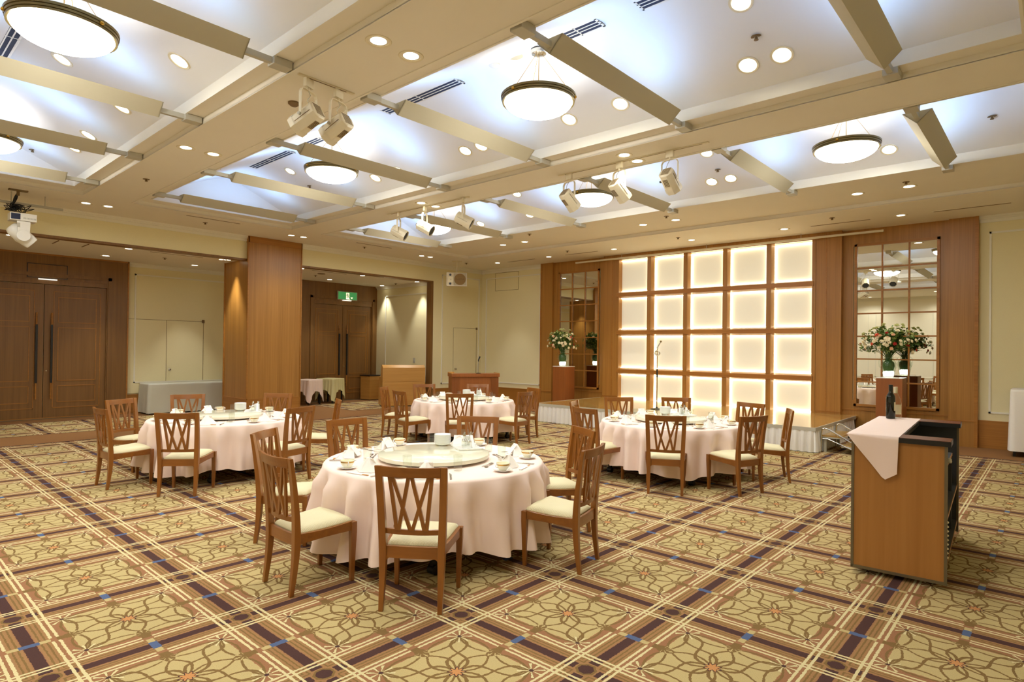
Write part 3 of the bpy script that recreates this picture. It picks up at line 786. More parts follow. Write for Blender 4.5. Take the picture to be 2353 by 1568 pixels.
# sprinklers / detectors
s0 = empty('ceiling_sprinkler', 'x', 'sprinkler', group='ceiling sprinklers')
q = MB(); q.lathe([(.045, 0), (.045, -.004), (.02, -.006)], 16, close=True); q.build('escutcheon', BROWNM, s0)
q = MB(); q.lathe([(.012, -.004), (.014, -.02), (.02, -.03), (.02, -.034), (.004, -.036)], 12); q.build('nozzle', BROWNM, s0)
remember(s0)
SPR = [(-12.45, 4.76, ZC, 'left wall ceiling beside the slot vent'), (-9.87, 2.95, ZC, 'front beam, middle'), (-12.39, 8.37, ZC, 'left wall ceiling by the rear slot vent'), (-8.90, 11.77, ZC, 'over the left end of the stage'),
       (-3.01, 11.73, ZC, 'over the right end of the stage'), (-1.64, 10.15, 4.06, 'ledge at far right'), (-5.35, 10.05, 4.06, 'ledge before the stage, middle'), (-8.42, 9.8, 4.06, 'ledge before the stage, left'),
       (-12.41, 11.74, ZC, 'beside the hanging loudspeaker'), (-6.0, 11.79, ZC, 'over the middle of the stage'), (-14.57, 4.74, 3.5, 'alcove ceiling, left bay'), (-14.75, 8.45, 3.5, 'alcove ceiling, right bay'), (-14.65, 11.0, 3.5, 'alcove ceiling, right end'),
       (-2.03, 5.44, vz(.69), 'middle coffer far slope, right'), (-5.69, 3.83, vz(.91), 'middle coffer near slope by the beam'), (-9.56, 3.85, vz(.9), 'middle coffer near slope, left'), (-9.78, 5.47, vz(.72), 'middle coffer far slope, left'), (-3.94, 9.03, vz(.72), 'stage coffer far slope, middle'), (-.6, 9.03, vz(.72), 'stage coffer far slope, right end'), (-11.2, 1.86, vz(.68), 'left coffer far slope')]
for i, (x, y, z, n) in enumerate(SPR):
    lb = 'small dark ceiling sprinkler, ' + n
    if i == 0: s0.location = (x, y, z); s0['label'] = lb
    else: dup(s0, (x, y, z), label=lb)
d = empty('smoke_detector', 'brown round smoke detector on the front ceiling beam by the spotlights', 'detector', (-5.62, 2.96, ZC))
q = MB(); q.lathe([(.055, 0), (.055, -.015), (.03, -.035), (.004, -.036)], 20); q.build('base', BROWNM, d, smooth=True)
d = empty('smoke_detector', 'white round smoke detector near the ridge of the middle coffer', 'detector', (-4.56, 4.69, 4.675))
q = MB(); q.lathe([(.06, 0), (.06, -.012), (.03, -.03), (.004, -.031)], 20); q.build('base', WHITEE, d, smooth=True)
d = empty('ceiling_speaker', 'round grey ceiling speaker grille near the middle coffer ridge', 'speaker', (-4.27, 4.70, 4.678))
q = MB(); q.lathe([(.085, .002), (.105, -.006), (.105, .004)], 28, close=True); q.build('ring', WHITEE, d, smooth=True)
q = MB(); q.lathe([(.001, -.003), (.086, -.001)], 28, close=True); q.build('grille', TROUGH, d)
d = empty('ceiling_speaker', 'dark round speaker grille in the right bay of the alcove ceiling', 'speaker', (-14.27, 8.34, 3.499))
q = MB(); q.lathe([(.09, 0), (.10, -.01), (.004, -.012)], 24); q.build('grille', BROWNM, d)
# ridge air grilles
def ridge_grille(x0, x1, yc, n):
    g_ = empty('air_grille', 'white linear air grille with three dark slots, '+n, 'vent', (x0, yc, 4.664), group='linear air grilles in the coffers')
    L = x1-x0
    q = MB(); q.box(0, -.09, -.006, L, -.068, .0); q.box(0, .068, -.006, L, .09, 0); q.box(0, -.09, -.006, .02, .09, 0); q.box(L-.02, -.09, -.006, L, .09, 0)
    for y in (-.024, .024): q.box(0, y-.006, -.006, L, y+.006, 0)
    q.box(L/2-.006, -.09, -.006, L/2+.006, .09, 0)
    q.build('frame', WHITEE, g_)
    q = MB(); q.box(.01, -.075, -.003, L-.01, .075, -.0005); q.build('dark_slot', DARKSLOT, g_)
for a, b, yc, n in ((-10.33, -9.01, 4.70, 'left of the farther bowl'), (-8.78, -8.1, 4.70, 'beside the farther bowl'), (-6.55, -5.12, 4.70, 'above the third trough'), (-3.72, -3.2, 4.70, 'beside the nearer bowl'), (-2.80, -1.4, 4.70, 'at the top edge'), (-8.45, -7.2, 1.10, 'at far top left')):
    ridge_grille(a, b, yc, n)
# long thin slot diffusers in the plain ceiling
def slot(x0, y0, x1, y1, z, n):
    g_ = empty('slot_vent', 'long thin slot vent, '+n, 'vent', (x0, y0, z), group='slot vents in the flat ceiling')
    dx, dy = x1-x0, y1-y0
    if dx > dy: q = MB().box(0, -.045, -.005, dx, .045, .001); q.build('frame', SOFFIT, g_); q = MB().box(.02, -.018, -.008, dx-.02, .018, -.004)
    else: q = MB().box(-.045, 0, -.005, .045, dy, .001); q.build('frame', SOFFIT, g_); q = MB().box(-.018, .02, -.008, .018, dy-.02, -.004)
    q.build('slot', BROWNM, g_)
slot(-11.99, 4.23, -11.99, 5.25, ZC, 'beside the left wall, front'); slot(-11.98, 7.86, -11.98, 8.87, ZC, 'beside the left wall, rear')
slot(-11.32, 12.26, -10.32, 12.26, ZC, 'before the stage wall, leftmost'); slot(-9.32, 12.22, -8.30, 12.22, ZC, 'over the stage, second from left')
slot(-3.53, 12.25, -2.50, 12.25, ZC, 'over the right end of the stage'); slot(-1.60, 12.25, -.55, 12.25, ZC, 'at the far right')
slot(-13.80, 4.20, -13.80, 5.26, 3.5, 'low alcove ceiling, left bay'); slot(-13.80, 7.8, -13.80, 8.8, 3.5, 'low alcove ceiling, right bay')
h_ = empty('ceiling_hatch', 'square access hatch outline in the low alcove ceiling at left', 'hatch', (-13.98, 2.92, 3.5))
q = MB(); q.box(-.25, -.23, -.003, .25, .23, 0); q.build('panel', SOFFIT, h_)
q = MB(); q.box(-.25, -.24, -.012, .25, -.225, 0); q.box(-.25, .225, -.012, .25, .24, 0); q.build('frame', OAKD, h_)

# track spotlights
def track(x0, y0, x1, y1, n):
    g_ = empty('lighting_track', 'thin beige lighting track, '+n, 'lighting track', (x0, y0, ZC))
    L = hypot(x1-x0, y1-y0); g_.rotation_euler = (0, 0, atan2(y1-y0, x1-x0))
    q = MB().box(0, -.017, -.012, L, .017, -.0005); q.build('rail', BEIGEP, g_); q = MB().box(.1, -.005, -.014, L-.08, .005, -.011); q.build('groove', BROWNM, g_)
track(-4.98, 2.66, -4.98, 3.22, 'short, on the front ceiling beam'); track(-5.13, 6.58, -2.99, 6.60, 'right one on the second beam'); track(-9.01, 6.57, -6.94, 6.60, 'left one on the second beam')
def spot_proto(name, tilt):
    s = empty(name, 'x', 'spotlight')
    q = MB().box(-.018, -.05, -.09, .018, .05, -.012); q.tube([(0, 0, -.09), (0, 0, -.115)], .014, 10); q.build('track_adapter', BEIGEP, s, bevel=.003)
    # local +x = aim direction, y = yoke axis
    zc = -.36
    q = MB(); w_ = .108; tp = -.118
    pts = [(0, -w_, zc), (0, -w_, tp-.04), (0, -w_+.015, tp-.012), (0, -w_+.05, tp), (0, w_-.05, tp), (0, w_-.015, tp-.012), (0, w_, tp-.04), (0, w_, zc)]
    for a, b in zip(pts, pts[1:]): q.bar(a, b, .006, .028, side=(1, 0, 0))
    q.build('yoke', BEIGEP, s)
    M = Matrix.Translation((0, 0, zc)) @ Matrix.Rotation(tilt, 4, 'Y')
    def ring(x, r, c=.30):
        pts = []
        for k in range(8):
            a = pi/8+k*pi/4; pts.append((x, r*cos(a)*1.0, r*sin(a)*1.0))
        return pts
    q = MB(); q.loft([ring(-.125, .078), ring(-.115, .094), ring(.10, .098), ring(.13, .098), ring(.13, .088)]); q.xform(M); hs = q.build('housing', BEIGEP, s, bevel=.004, smooth=True)
    q = MB(); q.loft([ring(.10, .102), ring(.15, .102), ring(.15, .092), ring(.10, .092)], cap=False); q.xform(M); q.build('front_barrel', BEIGEP, s)
    q = MB(); q.loft([ring(.131, .088), ring(.133, .088)]); q.xform(M); q.build('lens', BLACKP, s)
    q = MB()
    for k in range(9): q.box(-.1275, -.052, -.052+k*.013, -.1245, .052, -.047+k*.013)
    for k in range(4): q.box(-.07, -.026+k*.016, -.0935, .03, -.020+k*.016, -.088)
    q.box(-.09, -.0935, -.012, .09, -.088, -.009); q.box(-.09, .088, -.012, .09, .0935, -.009)
    q.xform(M); q.build('vent_slots', BROWNM, s)
    q = MB(); q.tube([(0, 0, -.115), (-.03, .01, -.17), (-.02, .04, -.22), (-.05, .04, -.27), (-.09, .02, zc+.1)], .004, 6); q.build('power_cable', GREYM, s)
    q = MB()
    for sy in (-1, 1): q.lathe([(.014, 0), (.014, .02), (.006, .022)], 10, c=(0, 0, 0)); 
    q.xform(Matrix.Translation((0, .11, zc)) @ Matrix.Rotation(-pi/2, 4, 'X')); q.build('locking_knob', GREYM, s)
    return remember(s)
s1 = spot_proto('track_spotlight', radians(28)); s2 = spot_proto('track_spotlight', radians(40)); s2u = [False]
SPT = [(-5.0, 2.77, pi+.40, 'left one of the front beam pair'), (-5.0, 3.07, pi+.30, 'right one of the front beam pair'),
       (-4.96, 6.585, radians(80), 'right track, leftmost'), (-4.17, 6.585, radians(76), 'right track, middle'), (-3.47, 6.59, radians(88), 'right track, rightmost'),
       (-8.70, 6.58, radians(38), 'left track, leftmost'), (-7.99, 6.58, radians(30), 'left track, middle'), (-7.05, 6.59, radians(38), 'left track, rightmost')]
for i, (x, y, a, n) in enumerate(SPT):
    lb = 'beige theatre spotlight on a ceiling track, ' + n
    if i == 0: s1.location = (x, y, ZC); s1.rotation_euler = (0, 0, a); s1['label'] = lb; s1['group'] = 'track spotlights'
    elif 'right track' in n:
        if not s2u[0]: s2u[0] = True; s2.location = (x, y, ZC); s2.rotation_euler = (0, 0, a); s2['label'] = lb; s2['group'] = 'track spotlights'
        else: dup(s2, (x, y, ZC), a, lb, 'track spotlights')
    else: dup(s1, (x, y, ZC), a, lb, 'track spotlights')

# ================================================================ DINING CHAIRS
def make_chair():
    t = empty('dining_chair', 'x', 'chair', group='wooden dining chairs around the round tables')
    # seat frame: front y=+.225, rear y=-.195 ; local +y faces the table
    def yb(z):   # centre line of the rear post: foot back, knee at seat, top back
        if z < .36: u = z/.36; return -.222 + .032*sin(u*pi/2)
        u = (z-.36)/.535; return -.190 - .062*u**1.6
    def xb(z): return .182 + (.020*(z-.36)/.535 if z > .36 else .0)
    for s in (-1, 1):
        rings = []
        for z in (0, .06, .14, .24, .33, .36, .42, .50, .60, .70, .80, .888):
            wx = .0140+.0090*min(1, z/.36) if z < .36 else .023-.001*(z-.36)
            wy = .014+.0085*min(1, z/.36) if z < .36 else .0225-.011*(z-.36)/.53
            x = s*xb(z); y = yb(z)
            rings.append([(x-wx, y-wy, z), (x+wx, y-wy, z), (x+wx, y+wy, z), (x-wx, y+wy, z)])
        q = MB().loft(rings); q.build('back_post', CHAIRW, t, bevel=.003)
    for s in (-1, 1):
        rings = []
        for z, w_ in ((0, .0135), (.20, .0175), (.33, .021), (.405, .021)):
            x = s*(.215-(.021-w_)*.5); y = .205-(.021-w_)*.4
            rings.append([(x-w_, y-w_, z), (x+w_, y-w_, z), (x+w_, y+w_, z), (x-w_, y+w_, z)])
        q = MB().loft(rings); q.build('leg', CHAIRW, t, bevel=.003)
    # aprons: curved sides and front, small brackets under the rear rail
    q = MB(); n = 8
    def arch(u, base, rise): return base+rise*4*u*(1-u)
    for s in (-1, 1):
        rings = []
        for i in range(n+1):
            u = i/n; x = s*(.178+(.215-.178)*u); y = -.175+.37*u; zt = .390+.020*u**1.5-.006*sin(u*pi); zb = .320+.026*u+.006*sin(u*pi)
            rings.append([(x-.011, y, zb), (x+.011, y, zb), (x+.011, y, zt), (x-.011, y, zt)])
        q.loft(rings)
    rings = []
    for i in range(n+1):
        u = i/n; x = -.20+.40*u; y = .205+.018*sin(u*pi)
        rings.append([(x, y-.011, .347), (x, y+.011, .347), (x, y+.011, .405), (x, y-.011, .405)])
    q.loft(rings)
    rings = []
    for i in range(n+1):
        u = i/n; x = -.168+.336*u; y = -.190-.006*sin(u*pi)
        rings.append([(x, y-.011, .318), (x, y+.011, .318), (x, y+.011, .391), (x, y-.011, .391)])
    q.loft(rings)
    for s in (-1, 1): q.prism([(s*.168, .320), (s*.140, .320), (s*.158, .308), (s*.168, .288)], -.20, -.18, 'y')
    q.build('seat_frame', CHAIRX, t, bevel=.0015)
    # upholstered pad
    q = MB(); rings = []
    prof = [(.0, .404), (.004, .414), (.012, .428), (.03, .438), (.07, .444), (.14, .447)]
    def outline(ins):
        pts = []
        W0, W1, Y0_, Y1_ = .168-ins, .208-ins, -.172+ins, .205-ins
        for i in range(10): u = i/10; pts.append((-W0+2*W0*u, Y0_))
        for i in range(10): u = i/10; pts.append((W0+(W1-W0)*u, Y0_+(Y1_-Y0_)*u))
        for i in range(10): u = i/10; pts.append((W1-2*W1*u, Y1_+.016*sin(u*pi)))
        for i in range(10): u = i/10; pts.append((-W1+(W1-W0)*u, Y1_+(Y0_-Y1_)*u))
        return pts
    for ins, z in prof: rings.append([(x, y, z-.022*(1-min(1, max(0, (y+.17)/.37)))**1.2-(.005*sin(min(1, max(0, (y+.17)/.37))*pi) if z < .43 else 0)) for x, y in outline(ins)])
    q.loft(rings); q.build('seat', WAFFLE, t, smooth='all')
    # top rail, lower rail and W slats follow a back-curved plane
    def P(x, z, off=0.):
        hw = xb(z); return Vector((x, yb(z)-.028*(1-min(1, (x/hw)**2))+off, z))
    q = MB(); rings = []
    for i in range(13):
        x = -.183+.366*i/12; z0 = .822; z1 = .888-.004*(1-(x/.19)**2)
        a, b = P(x, z0), P(x, z1)
        rings.append([(x, a.y-.011, z0), (x, a.y+.011, z0), (x, b.y+.010, z1), (x, b.y-.010, z1)])
    q.loft(rings); q.build('top_rail', CHAIRX, t, bevel=.002)
    q = MB(); rings = []
    for i in range(9):
        x = -.170+.340*i/8; a = P(x, .480, .010)
        rings.append([(x, a.y-.010, .466), (x, a.y+.010, .466), (x, a.y+.010, .498), (x, a.y-.010, .498)])
    q.loft(rings); q.build('lower_rail', CHAIRX, t, bevel=.002)
    top = [-.122, 0, .122]; bot = [-.086, 0, .086]
    for a, b in ((0, 0), (2, 2), (0, 1), (1, 0), (1, 2), (2, 1)):
        q = MB(); rings = []
        for i in range(7):
            u = i/6; z = .826+(.494-.826)*u; x = top[a]+(bot[b]-top[a])*u
            sh = {(0, 1): .010, (1, 0): -.010, (1, 2): .010, (2, 1): -.010, (0, 0): -.008, (2, 2): .008}[(a, b)]
            x += sh*(1-u); x += {(0, 0): -.006, (1, 0): .006, (0, 1): -.006, (2, 1): .006, (1, 2): -.006, (2, 2): .006}[(a, b)]*u
            p = P(x, z, .003); hw = .0115
            rings.append([(x-hw, p.y-.0075, z), (x+hw, p.y-.0075, z), (x+hw, p.y+.0075, z), (x-hw, p.y+.0075, z)])
        q.loft(rings); q.build('back_slat', CHAIRW, t)
    return remember(t)
chair0 = make_chair(); cused = [False]
def place_chair(tx, ty, head, label):
    h = radians(head); x = tx+cos(h)*.245; y = ty+sin(h)*.245
    if not cused[0]: o = chair0; cused[0] = True; o.location = (x, y, 0); o.rotation_euler = (0, 0, h-pi/2); o['label'] = label
    else: o = dup(chair0, (x, y, 0), h-pi/2, label)
    return x, y
TABLES = {
 'front': ((-3.90, 3.36), [(-2.90, 2.31, 126, 'near'), (-3.83, 1.93, 89, 'near-left'), (-4.98, 2.41, 38, 'left'), (-5.27, 3.385, 358, 'far-left'), (-4.55, 4.50, 304, 'far'), (-3.23, 4.54, 243, 'far-right'), (-2.56, 3.73, 194, 'right')]),
 'left': ((-8.00, 3.36), [(-6.91, 2.39, 138, 'near'), (-7.95, 1.96, 92, 'near-left'), (-9.09, 2.47, 26, 'far-left'), (-9.39, 3.39, 341, 'far'), (-8.82, 4.465, 307, 'far-right'), (-6.67, 3.66, 197, 'near-right'), (-7.27, 4.53, 245, 'right')]),
 'rear': ((-8.05, 7.60), [(-7.07, 6.58, 137, 'near'), (-8.14, 6.21, 80, 'near-left'), (-9.12, 6.62, 36, 'left'), (-9.37, 7.76, 332, 'far-left'), (-8.74, 8.63, 312, 'far'), (-6.66, 7.69, 186, 'near-right'), (-7.23, 8.59, 252, 'right')]),
 'right': ((-3.83, 7.36), [(-3.25, 6.14, 117, 'near'), (-4.345, 6.14, 77, 'near-left'), (-5.04, 6.87, 22, 'left'), (-5.01, 7.97, 313, 'far-left'), (-4.385, 8.61, 305, 'far'), (-3.22, 8.55, 254, 'far-right'), (-2.515, 7.98, 207, 'right'), (-2.54, 6.84, 161, 'near-right')]),
}
TZ, TR = .675, .90
def cloth_round(seed):
    rnd = random.Random(seed); q = MB(); n = 240
    folds = []
    a = 0
    while a < 2*pi-.15:
        wd = rnd.uniform(.19, .38); folds.append((a+wd/2, wd, rnd.uniform(.5, 1.25))); a += wd
    folds[-1] = (folds[-1][0], folds[-1][1], folds[-1][2])
    def fold(th):
        v = 0
        for c, wd, am in folds:
            d = (th-c+pi) % (2*pi)-pi
            if abs(d) < wd/2: v = am*(.5+.5*cos(2*pi*d/wd))
        return v
    ph = rnd.uniform(0, pi/2)
    rings = []
    def ring(f): return [f(2*pi*k/n) for k in range(n)]
    for r in (.05, .45, .80): rings.append(ring(lambda t, r=r: (r*cos(t), r*sin(t), TZ)))
    for r, z in ((TR-.03, TZ), (TR-.008, TZ-.004), (TR+.004, TZ-.018)): rings.append(ring(lambda t, r=r, z=z: (r*cos(t), r*sin(t), z)))
    for i in range(1, 11):
        u = i/10
        def f(t, u=u):
            fo = fold(t); r = TR+.006+ (-.030*min(1,u*2.5) + fo*(.055+.095*u)*min(1,u*5)**1.0 + .018*u)
            hem = .135+.035*cos(4*(t-ph))+.012*sin(9*t)
            r += .004*sin(23*t+u*5)*u
            tt = t+.03*u*sin(3*t+seed)
            return (r*cos(tt), r*sin(tt), TZ-.018+(hem-TZ+.018)*u)
        rings.append(ring(f))
    q.loft(rings, cap=False); c = q._v([(0, 0, TZ)]); 
    q.bm.verts.ensure_lookup_table()
    for k in range(n): q.bm.faces.new((q.bm.verts[k], q.bm.verts[(k+1) % n], c[0]))
    return q
# base of a table, built once
def make_table():
    t = empty('round_table', 'x', 'table', group='round banquet tables on castors')
    q = MB(); q.lathe([(.004, TZ-.034), (.86, TZ-.034), (.872, TZ-.02), (.86, TZ-.006), (.004, TZ-.006)], 48); q.build('table_top', OAK, t)
    q = MB(); q.lathe([(.05, .10), (.05, TZ-.034)], 14)
    for k in range(4):
        a = k*pi/2+pi/4; q.bar((0, 0, .14), (.74*cos(a), .74*sin(a), .11), .03, .04); q.bar((0, 0, TZ-.05), (.7*cos(a), .7*sin(a), TZ-.05), .03, .04)
    q.build('steel_frame', BLACKM, t)
    for k in range(4):
        a = k*pi/2+pi/4; x, y = .80*cos(a), .80*sin(a)
        q = MB(); q.tube([(x-.03, y, .035), (x+.03, y, .035)], .035, 14); q.box(x-.018, y-.02, .05, x+.018, y+.02, .115); q.bar((x, y, .11), (.70*cos(a), .70*sin(a), .11), .02, .03)
        q.build('castor', BLACKP, t, smooth=True)
    return remember(t)
tab0 = make_table()
sus0 = empty('lazy_susan', 'x', 'turntable', group='cream turntables on the round tables')
q = MB(); q.lathe([(.003, .018), (.445, .018), (.458, .022), (.463, .036), (.459, .051), (.450, .055), (.003, .055)], 72); q.build('turntable_disc', SUSAN, sus0, smooth=True)
q = MB(); q.lathe([(.003, .001), (.36, .001), (.36, .020), (.003, .020)], 40); q.build('swivel_base', BLACKM, sus0)
remember(sus0)
# ---------------------------------------------------------------- tableware prototypes
PRO = {}
def proto(name, cat, fn, group):
    o = empty(name, 'x', cat, group=group); r = fn(o)
    remember(o); PRO[name] = [o, False]; return o
def single(name, cat, mb, mat, group, **k):
    o = mb.build(name, mat, **k); tag(o, 'x', cat, group); remember(o); PRO[name] = [o, False]; return o
def put(name, x, y, z, rz, label):
    o, used = PRO[name]
    if not used: o.location = (x, y, z); o.rotation_euler = (0, 0, rz); o['label'] = label; PRO[name][1] = True; return o
    return dup(o, (x, y, z), rz, label)
# napkin folded to a peak (a hollow folded pyramid)
q = MB()
A_, B_, C_, D_, T_ = (-.085, -.045, .001), (.085, -.045, .001), (.10, .05, .001), (-.10, .05, .001), (0, -.004, .098)
F1 = (0, -.085, .002)
q.loft([[A_, F1, B_, C_, (0, .02, .001), D_], [tuple(Vector(T_)+Vector(p)*.015) for p in ((-1, 0, 0), (0, -1, 0), (1, 0, 0), (1, 1, 0), (0, 1, 0), (-1, 1, 0))]])
q.bar((0, -.004, .097), (.0, .06, .015), .004, .10, side=(1, 0, 0))
single('folded_napkin', 'napkin', q, WHITEC, 'peaked white napkins', bevel=.0015)
q = MB(); q.lathe([(.003, .006), (.035, .004), (.037, .001), (.04, .004), (.062, .010), (.074, .016), (.075, .018), (.062, .0135), (.04, .009), (.003, .008)], 32)
single('saucer', 'saucer', q, CHINA, 'white saucers', smooth=True)
def cup(o):
    q = MB(); q.lathe([(.003, .004), (.022, .004), (.024, 0), (.027, .004), (.040, .018), (.049, .036), (.052, .056), (.0505, .056), (.047, .037), (.037, .020), (.02, .010), (.003, .009)], 32); c = q.build('cup_body', CHINAG, o, smooth=True)
    q = MB(); q.lathe([(.0495, .041), (.0505, .041), (.0518, .049), (.0508, .049)], 32, close=True); q.build('gold_band', GOLD, c)
    for s in (-1, 1):
        q = MB(); q.tube([(s*.048, 0, .047), (s*.060, 0, .052), (s*.068, 0, .044), (s*.066, 0, .032), (s*.054, 0, .024), (s*.044, 0, .024)], .0035, 6); q.build('handle', CHINA, o, smooth='all')
proto('soup_cup', 'cup', cup, 'two-handled gold banded soup cups')
q = MB(); q.lathe([(.002, .0005), (.029, .0005), (.031, .004), (.034, .118), (.0325, .118), (.0295, .014), (.002, .012)], 28)
single('water_glass', 'glass', q, GLASS, 'clear straight tumblers', smooth=True)
def knife_mb():
    q = MB(); q.loft([[(-.006, -.11, .001), (.006, -.11, .001), (.006, -.11, .007), (-.006, -.11, .007)], [(-.0075, -.06, .001), (.0075, -.06, .001), (.0075, -.06, .008), (-.0075, -.06, .008)], [(-.005, -.01, .001), (.005, -.01, .001), (.005, -.01, .007), (-.005, -.01, .007)]])
    q.loft([[(-.006, -.01, .001), (.009, -.01, .001), (.009, -.01, .003), (-.006, -.01, .003)], [(-.007, .06, .001), (.010, .06, .001), (.010, .06, .003), (-.007, .06, .003)], [(-.006, .105, .001), (-.003, .105, .001), (-.003, .105, .003), (-.006, .105, .003)]])
    return q
single('table_knife', 'knife', knife_mb(), STEEL, 'table knives', bevel=.0008)
def spoon_mb():
    q = MB(); q.loft([[(-w_, y, z), (w_, y, z), (w_, y, z+.002), (-w_, y, z+.002)] for y, w_, z in ((-.085, .0055, .004), (-.06, .004, .003), (0, .0025, .002), (.04, .003, .004))])
    q.loft([[(-w_, y, z), (0, y, z-.003), (w_, y, z), (w_, y, z+.0015), (0, y, z-.001), (-w_, y, z+.0015)] for y, w_, z in ((.038, .003, .005), (.05, .011, .006), (.068, .0155, .006), (.082, .012, .006), (.090, .004, .006))])
    return q
single('dessert_spoon', 'spoon', spoon_mb(), STEEL, 'dessert spoons')
def fork_mb():
    q = MB(); q.loft([[(-w_, y, z), (w_, y, z), (w_, y, z+.002), (-w_, y, z+.002)] for y, w_, z in ((-.085, .0055, .004), (-.06, .004, .003), (0, .0025, .002), (.04, .003, .004), (.05, .010, .004), (.06, .011, .003))])
    for k in range(4): q.box(-.011+k*.0062, .06, .003, -.0075+k*.0062, .092, .005)
    return q
single('dessert_fork', 'fork', fork_mb(), STEEL, 'dessert forks')
def sleeve(o):
    q = MB(); q.box(-.095, -.012, .001, .06, .012, .006); q.build('paper_sleeve', WHITEC, o, bevel=.0008)
    q = MB(); q.tube([(.05, -.004, .004), (.115, -.003, .004)], .0028, 6); q.tube([(.05, .004, .004), (.115, .003, .004)], .0028, 6); q.build('chopstick', DESKW, o)
proto('chopsticks', 'chopsticks', sleeve, 'chopsticks in white paper sleeves')
def plates_mb():
    q = MB()
    q.lathe([(.003, .004), (.03, .003), (.035, 0), (.038, .004), (.062, .010), (.073, .022), (.0745, .026), (.072, .026), (.060, .0135), (.003, .009)], 36)
    return q
single('small_plate', 'plate', plates_mb(), CHINA, 'stacked small white plates', smooth=True)
q = MB(); q.box(-.15, -.105, .001, .15, .105, .006); q.box(-.15, -.105, .006, .15, -.099, .014); q.box(-.15, .099, .006, .15, .105, .014); q.box(-.15, -.105, .006, -.144, .105, .014); q.box(.144, -.105, .006, .15, .105, .014)
single('condiment_tray', 'tray', q, CHINA, 'white condiment trays', bevel=.0015)
def cruet(o):
    q = MB(); q.lathe([(.002, 0), (.025, 0), (.027, .01), (.025, .05), (.014, .078), (.012, .088), (.002, .088)], 20); q.build('bottle_body', GLASS, o, smooth=True)
    q = MB(); q.lathe([(.002, .088), (.014, .088), (.015, .10), (.008, .112), (.003, .128), (.002, .128)], 16); q.tube([(.01, 0, .105), (.022, 0, .118)], .003, 6); q.build('steel_stopper', STEEL, o, smooth=True)
proto('sauce_cruet', 'cruet', cruet, 'glass sauce cruets')
def shaker(o):
    q = MB(); q.lathe([(.002, 0), (.021, 0), (.022, .01), (.019, .055), (.002, .055)], 12); q.build('glass_body', GLASS, o)
    q = MB(); q.lathe([(.002, .055), (.019, .055), (.020, .066), (.014, .074), (.002, .076)], 16); q.build('metal_cap', STEEL, o, smooth=True)
proto('salt_shaker', 'shaker', shaker, 'faceted shakers with metal caps')
q = MB(); q.box(-.022, -.032, 0, .022, .032, .085)
single('toothpick_holder', 'holder', q, CHINA, 'white upright holders', bevel=.006)
q = MB(); q.prism([(-.055, 0), (.055, 0), (-.035, .10)], -.012, .012, 'y'); single('paper_napkins', 'napkin', q, WHITEC, 'triangular paper napkin stacks', bevel=.002)
q = MB(); q.lathe([(.003, .002), (.032, .002), (.036, .0), (.042, .018), (.040, .02), (.034, .007), (.003, .006)], 24); single('ashtray', 'dish', q, GLASS, 'small clear dishes', smooth=True)

